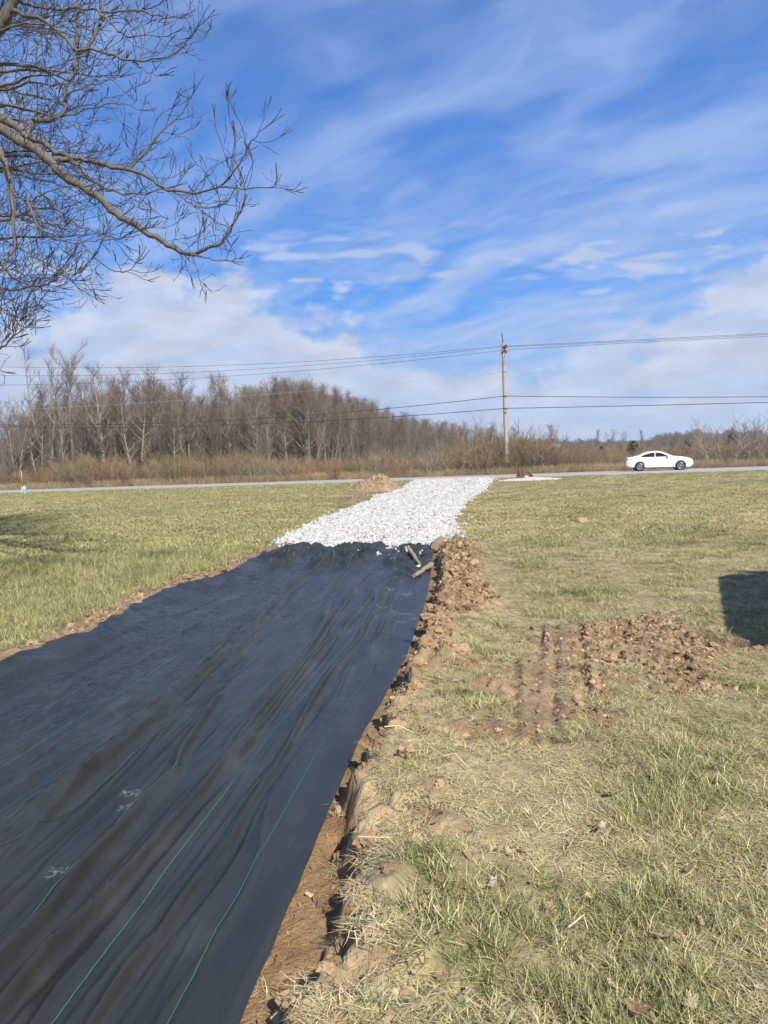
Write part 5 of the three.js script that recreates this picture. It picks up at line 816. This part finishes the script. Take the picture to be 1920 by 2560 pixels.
// ------------------------------------------------------------------ fallen leaves and sticks
{
  const R = RNG(2024);
  const leafShape = (seed) => { const Q = RNG(seed), p = [], n = 44; for (let i = 0; i < n; i++) { const a = i / n * Math.PI * 2, lobes = 0.62 + 0.38 * Math.pow(Math.abs(Math.cos(a * 3.5 + 0.2)), 0.7) * (0.75 + 0.4 * Q()), ell = 0.55 + 0.45 * Math.abs(Math.cos(a)); p.push(new THREE.Vector2(Math.cos(a) * lobes * ell, Math.sin(a) * lobes * ell * 0.72)); } const g = new THREE.ShapeGeometry(new THREE.Shape(p)), q = g.attributes.position; for (let i = 0; i < q.count; i++) { const x = q.getX(i), y = q.getY(i); q.setXYZ(i, x, 0.75 * y * y + 0.45 * x * x + 0.06 * n2(x * 3 + seed, y * 3), y); } g.computeVertexNormals(); const t = new Tubes(); t.tube([[-0.9, -0.1, 0], [-1.25, 0.05, 0.06], [-1.5, 0.02, 0.1]], [0.02, 0.018, 0.016], 4); return [g, t.geo()]; };
  const shapes = [leafShape(1), leafShape(2), leafShape(3)], mats = [M(0.33, 0.22, 0.12, 0.8), M(0.40, 0.30, 0.18, 0.8), M(0.28, 0.16, 0.08, 0.8), M(0.46, 0.37, 0.25, 0.8)];
  const drop = (px, py, s, mi, label, group) => { const g = ground(px, py), t = thing('fallen_leaf', label, 'leaf', group), k = Math.floor(R() * 3); mesh('blade', shapes[k][0], mats[mi], t); mesh('stalk', shapes[k][1], mats[2], t); t.position.set(g.x, terrain(g.x, g.z) + 0.022 + 0.2 * s, g.z); t.rotation.set((R() - 0.5) * 0.9, R() * 6.3, (R() - 0.5) * 0.9); t.scale.setScalar(s); };
  drop(1505, 2082, 0.032, 3, 'curled pale leaf lying on the small bare soil patch'); drop(1600, 2555, 0.045, 2, 'orange-brown oak leaf in the near grass'); drop(1725, 2530, 0.05, 3, 'pale tan leaf standing upright in the near grass'); drop(1535, 1995, 0.05, 1, 'large crumpled tan leaf beside the bare soil patch'); drop(1662, 2355, 0.045, 1, 'curled pinkish leaf with its pale underside up');
  for (let k = 0; k < 30; k++) { const px = 1080 + R() * 820, py = 1900 + R() * 640; drop(px, py, 0.014 + 0.016 * R(), Math.floor(R() * 4), 'dry brown leaf caught in the trampled grass', 'dry leaves in the trampled grass'); }
  for (let k = 0; k < 14; k++) drop(980 + R() * 200, 2060 + R() * 480, 0.016 + 0.014 * R(), Math.floor(R() * 4), 'small dry leaf on the torn edge of the turf', 'dry leaves on the turf edge');
  const stickM = M(0.20, 0.15, 0.11, 0.9), strawM = M(0.60, 0.50, 0.32, 0.8);
  const stick = (pts, r, label, mat = stickM, subs = 0) => { const t = thing('fallen_stick', label, 'stick'), q = pts.map(([px, py, h]) => { const g = ground(px, py); return [g.x, terrain(g.x, g.z) + (h ?? 0.03), g.z]; }), o = q[0]; t.position.set(...o); const rel = q.map((v) => [v[0] - o[0], v[1] - o[1], v[2] - o[2]]), tb = new Tubes(); tb.tube(rel, taper(r, r * 0.5, rel.length), 5); mesh('stem', tb.geo(), mat, t); for (let k = 0; k < subs; k++) { const [p, d] = along(rel, 0.2 + 0.75 * R()), b = new Tubes(); b.tube(path(R, p, sideways(R, d, 0.5), 0.25 + 0.35 * R(), 4, 0.4, 0.06), taper(r * 0.5, r * 0.25, 5), 4); mesh('side_twig', b.geo(), mat, t); } };
  stick([[320, 1300, 0.02], [340, 1292, 0.16], [365, 1290, 0.14], [400, 1286, 0.05]], 0.012, 'dark fallen branch with side twigs in the shaded lawn', stickM, 7); stick([[190, 1300, 0.03], [215, 1294, 0.12], [240, 1302, 0.04]], 0.010, 'small fallen branch alone on the shaded lawn', stickM, 3); stick([[325, 1287, 0.02], [335, 1278, 0.25], [345, 1272, 0.3]], 0.009, 'upright forked twig standing in the shaded lawn', stickM, 4);
  stick([[1810, 1605, 0.02], [1825, 1595, 0.05], [1838, 1586, 0.07]], 0.004, 'thin dark twig sticking up beside the gouge', stickM); stick([[965, 1905, 0.1], [1000, 1908, 0.11], [1038, 1905, 0.09]], 0.004, 'pale straw stalk lying across the torn turf edge', strawM); stick([[1110, 1940, 0.04], [1140, 1948, 0.05], [1172, 1961, 0.04]], 0.005, 'pale dry stalk on the trampled straw', strawM); stick([[1420, 2352, 0.04], [1440, 2340, 0.06], [1460, 2335, 0.07], [1470, 2348, 0.04]], 0.004, 'curled pale root lying in the near grass', strawM);
  stick([[900, 2170, 0.05], [960, 2178, 0.06], [985, 2172, 0.05]], 0.003, 'thin straw stalk poking out of the turf edge', strawM);
}
// ------------------------------------------------------------------ van parked outside the photograph, whose shadow falls on the lawn
{
  const paint = M(0.45, 0.45, 0.47, 0.4), dark = M(0.03, 0.03, 0.03, 0.8), glass = new THREE.MeshPhysicalMaterial({ color: new THREE.Color().setRGB(0.02, 0.02, 0.02), roughness: 0.1 });
  const t = thing('parked_van', 'grey van parked on the lawn outside the photograph', 'van'); t.position.set(5.63, 0.02, -6.2); t.rotation.y = -0.40;
  const prof = (pts, w, bev = 0.04) => { const g = new THREE.ExtrudeGeometry(new THREE.Shape(pts.map(([a, b]) => new THREE.Vector2(a, b))), { depth: w - 2 * bev, bevelEnabled: true, bevelSize: bev, bevelThickness: bev, bevelSegments: 4 }); g.rotateY(-Math.PI / 2); g.translate(w / 2 - bev, 0, 0); return g; };   // profile in (z, y)
  mesh('body', prof([[2.1, 0.65], [2.15, 1.0], [2.1, 1.65], [1.9, 1.82], [-1.2, 1.84], [-1.45, 1.72], [-1.7, 1.25], [-1.82, 1.0], [-1.82, 0.65]], 1.8, 0.28), paint, t);
  mesh('windshield', prof([[-1.80, 2.0], [-1.90, 1.98], [-2.13, 1.36], [-2.05, 1.33]], 1.5, 0.02), glass, t);
  for (const z of [-1.4, 1.6]) for (const s of [-1, 1]) { const w = new THREE.Group(); w.name = 'wheel'; w.position.set(s * 0.8, 0.34, z); t.add(w); mesh('tyre', new THREE.TorusGeometry(0.26, 0.09, 10, 24).rotateY(Math.PI / 2), dark, w); mesh('rim', new THREE.CylinderGeometry(0.2, 0.2, 0.12, 18).rotateZ(Math.PI / 2), paint, w); }
  mesh('roof_box', rock(3, 0.10, 4.0, false, [0.55, 0.22, 0.85]).translate(0.05, 2.25, -0.5), dark, t); for (const s of [-1, 1]) { mesh('mirror', rock(2, 0.1, 2.0, false, [0.10, 0.14, 0.07]).translate(s * 1.0, 1.35, -1.35), dark, t); mesh('window', new THREE.BoxGeometry(0.02, 0.55, 0.9).translate(s * 0.862, 1.6, -0.4), glass, t); mesh('headlight', new THREE.BoxGeometry(0.3, 0.16, 0.06).translate(s * 0.6, 0.85, -2.23), glass, t); }
}

scene.traverse((o) => { if (o.isMesh) { o.castShadow = true; o.receiveShadow = true; } });
renderer.render(scene, camera);
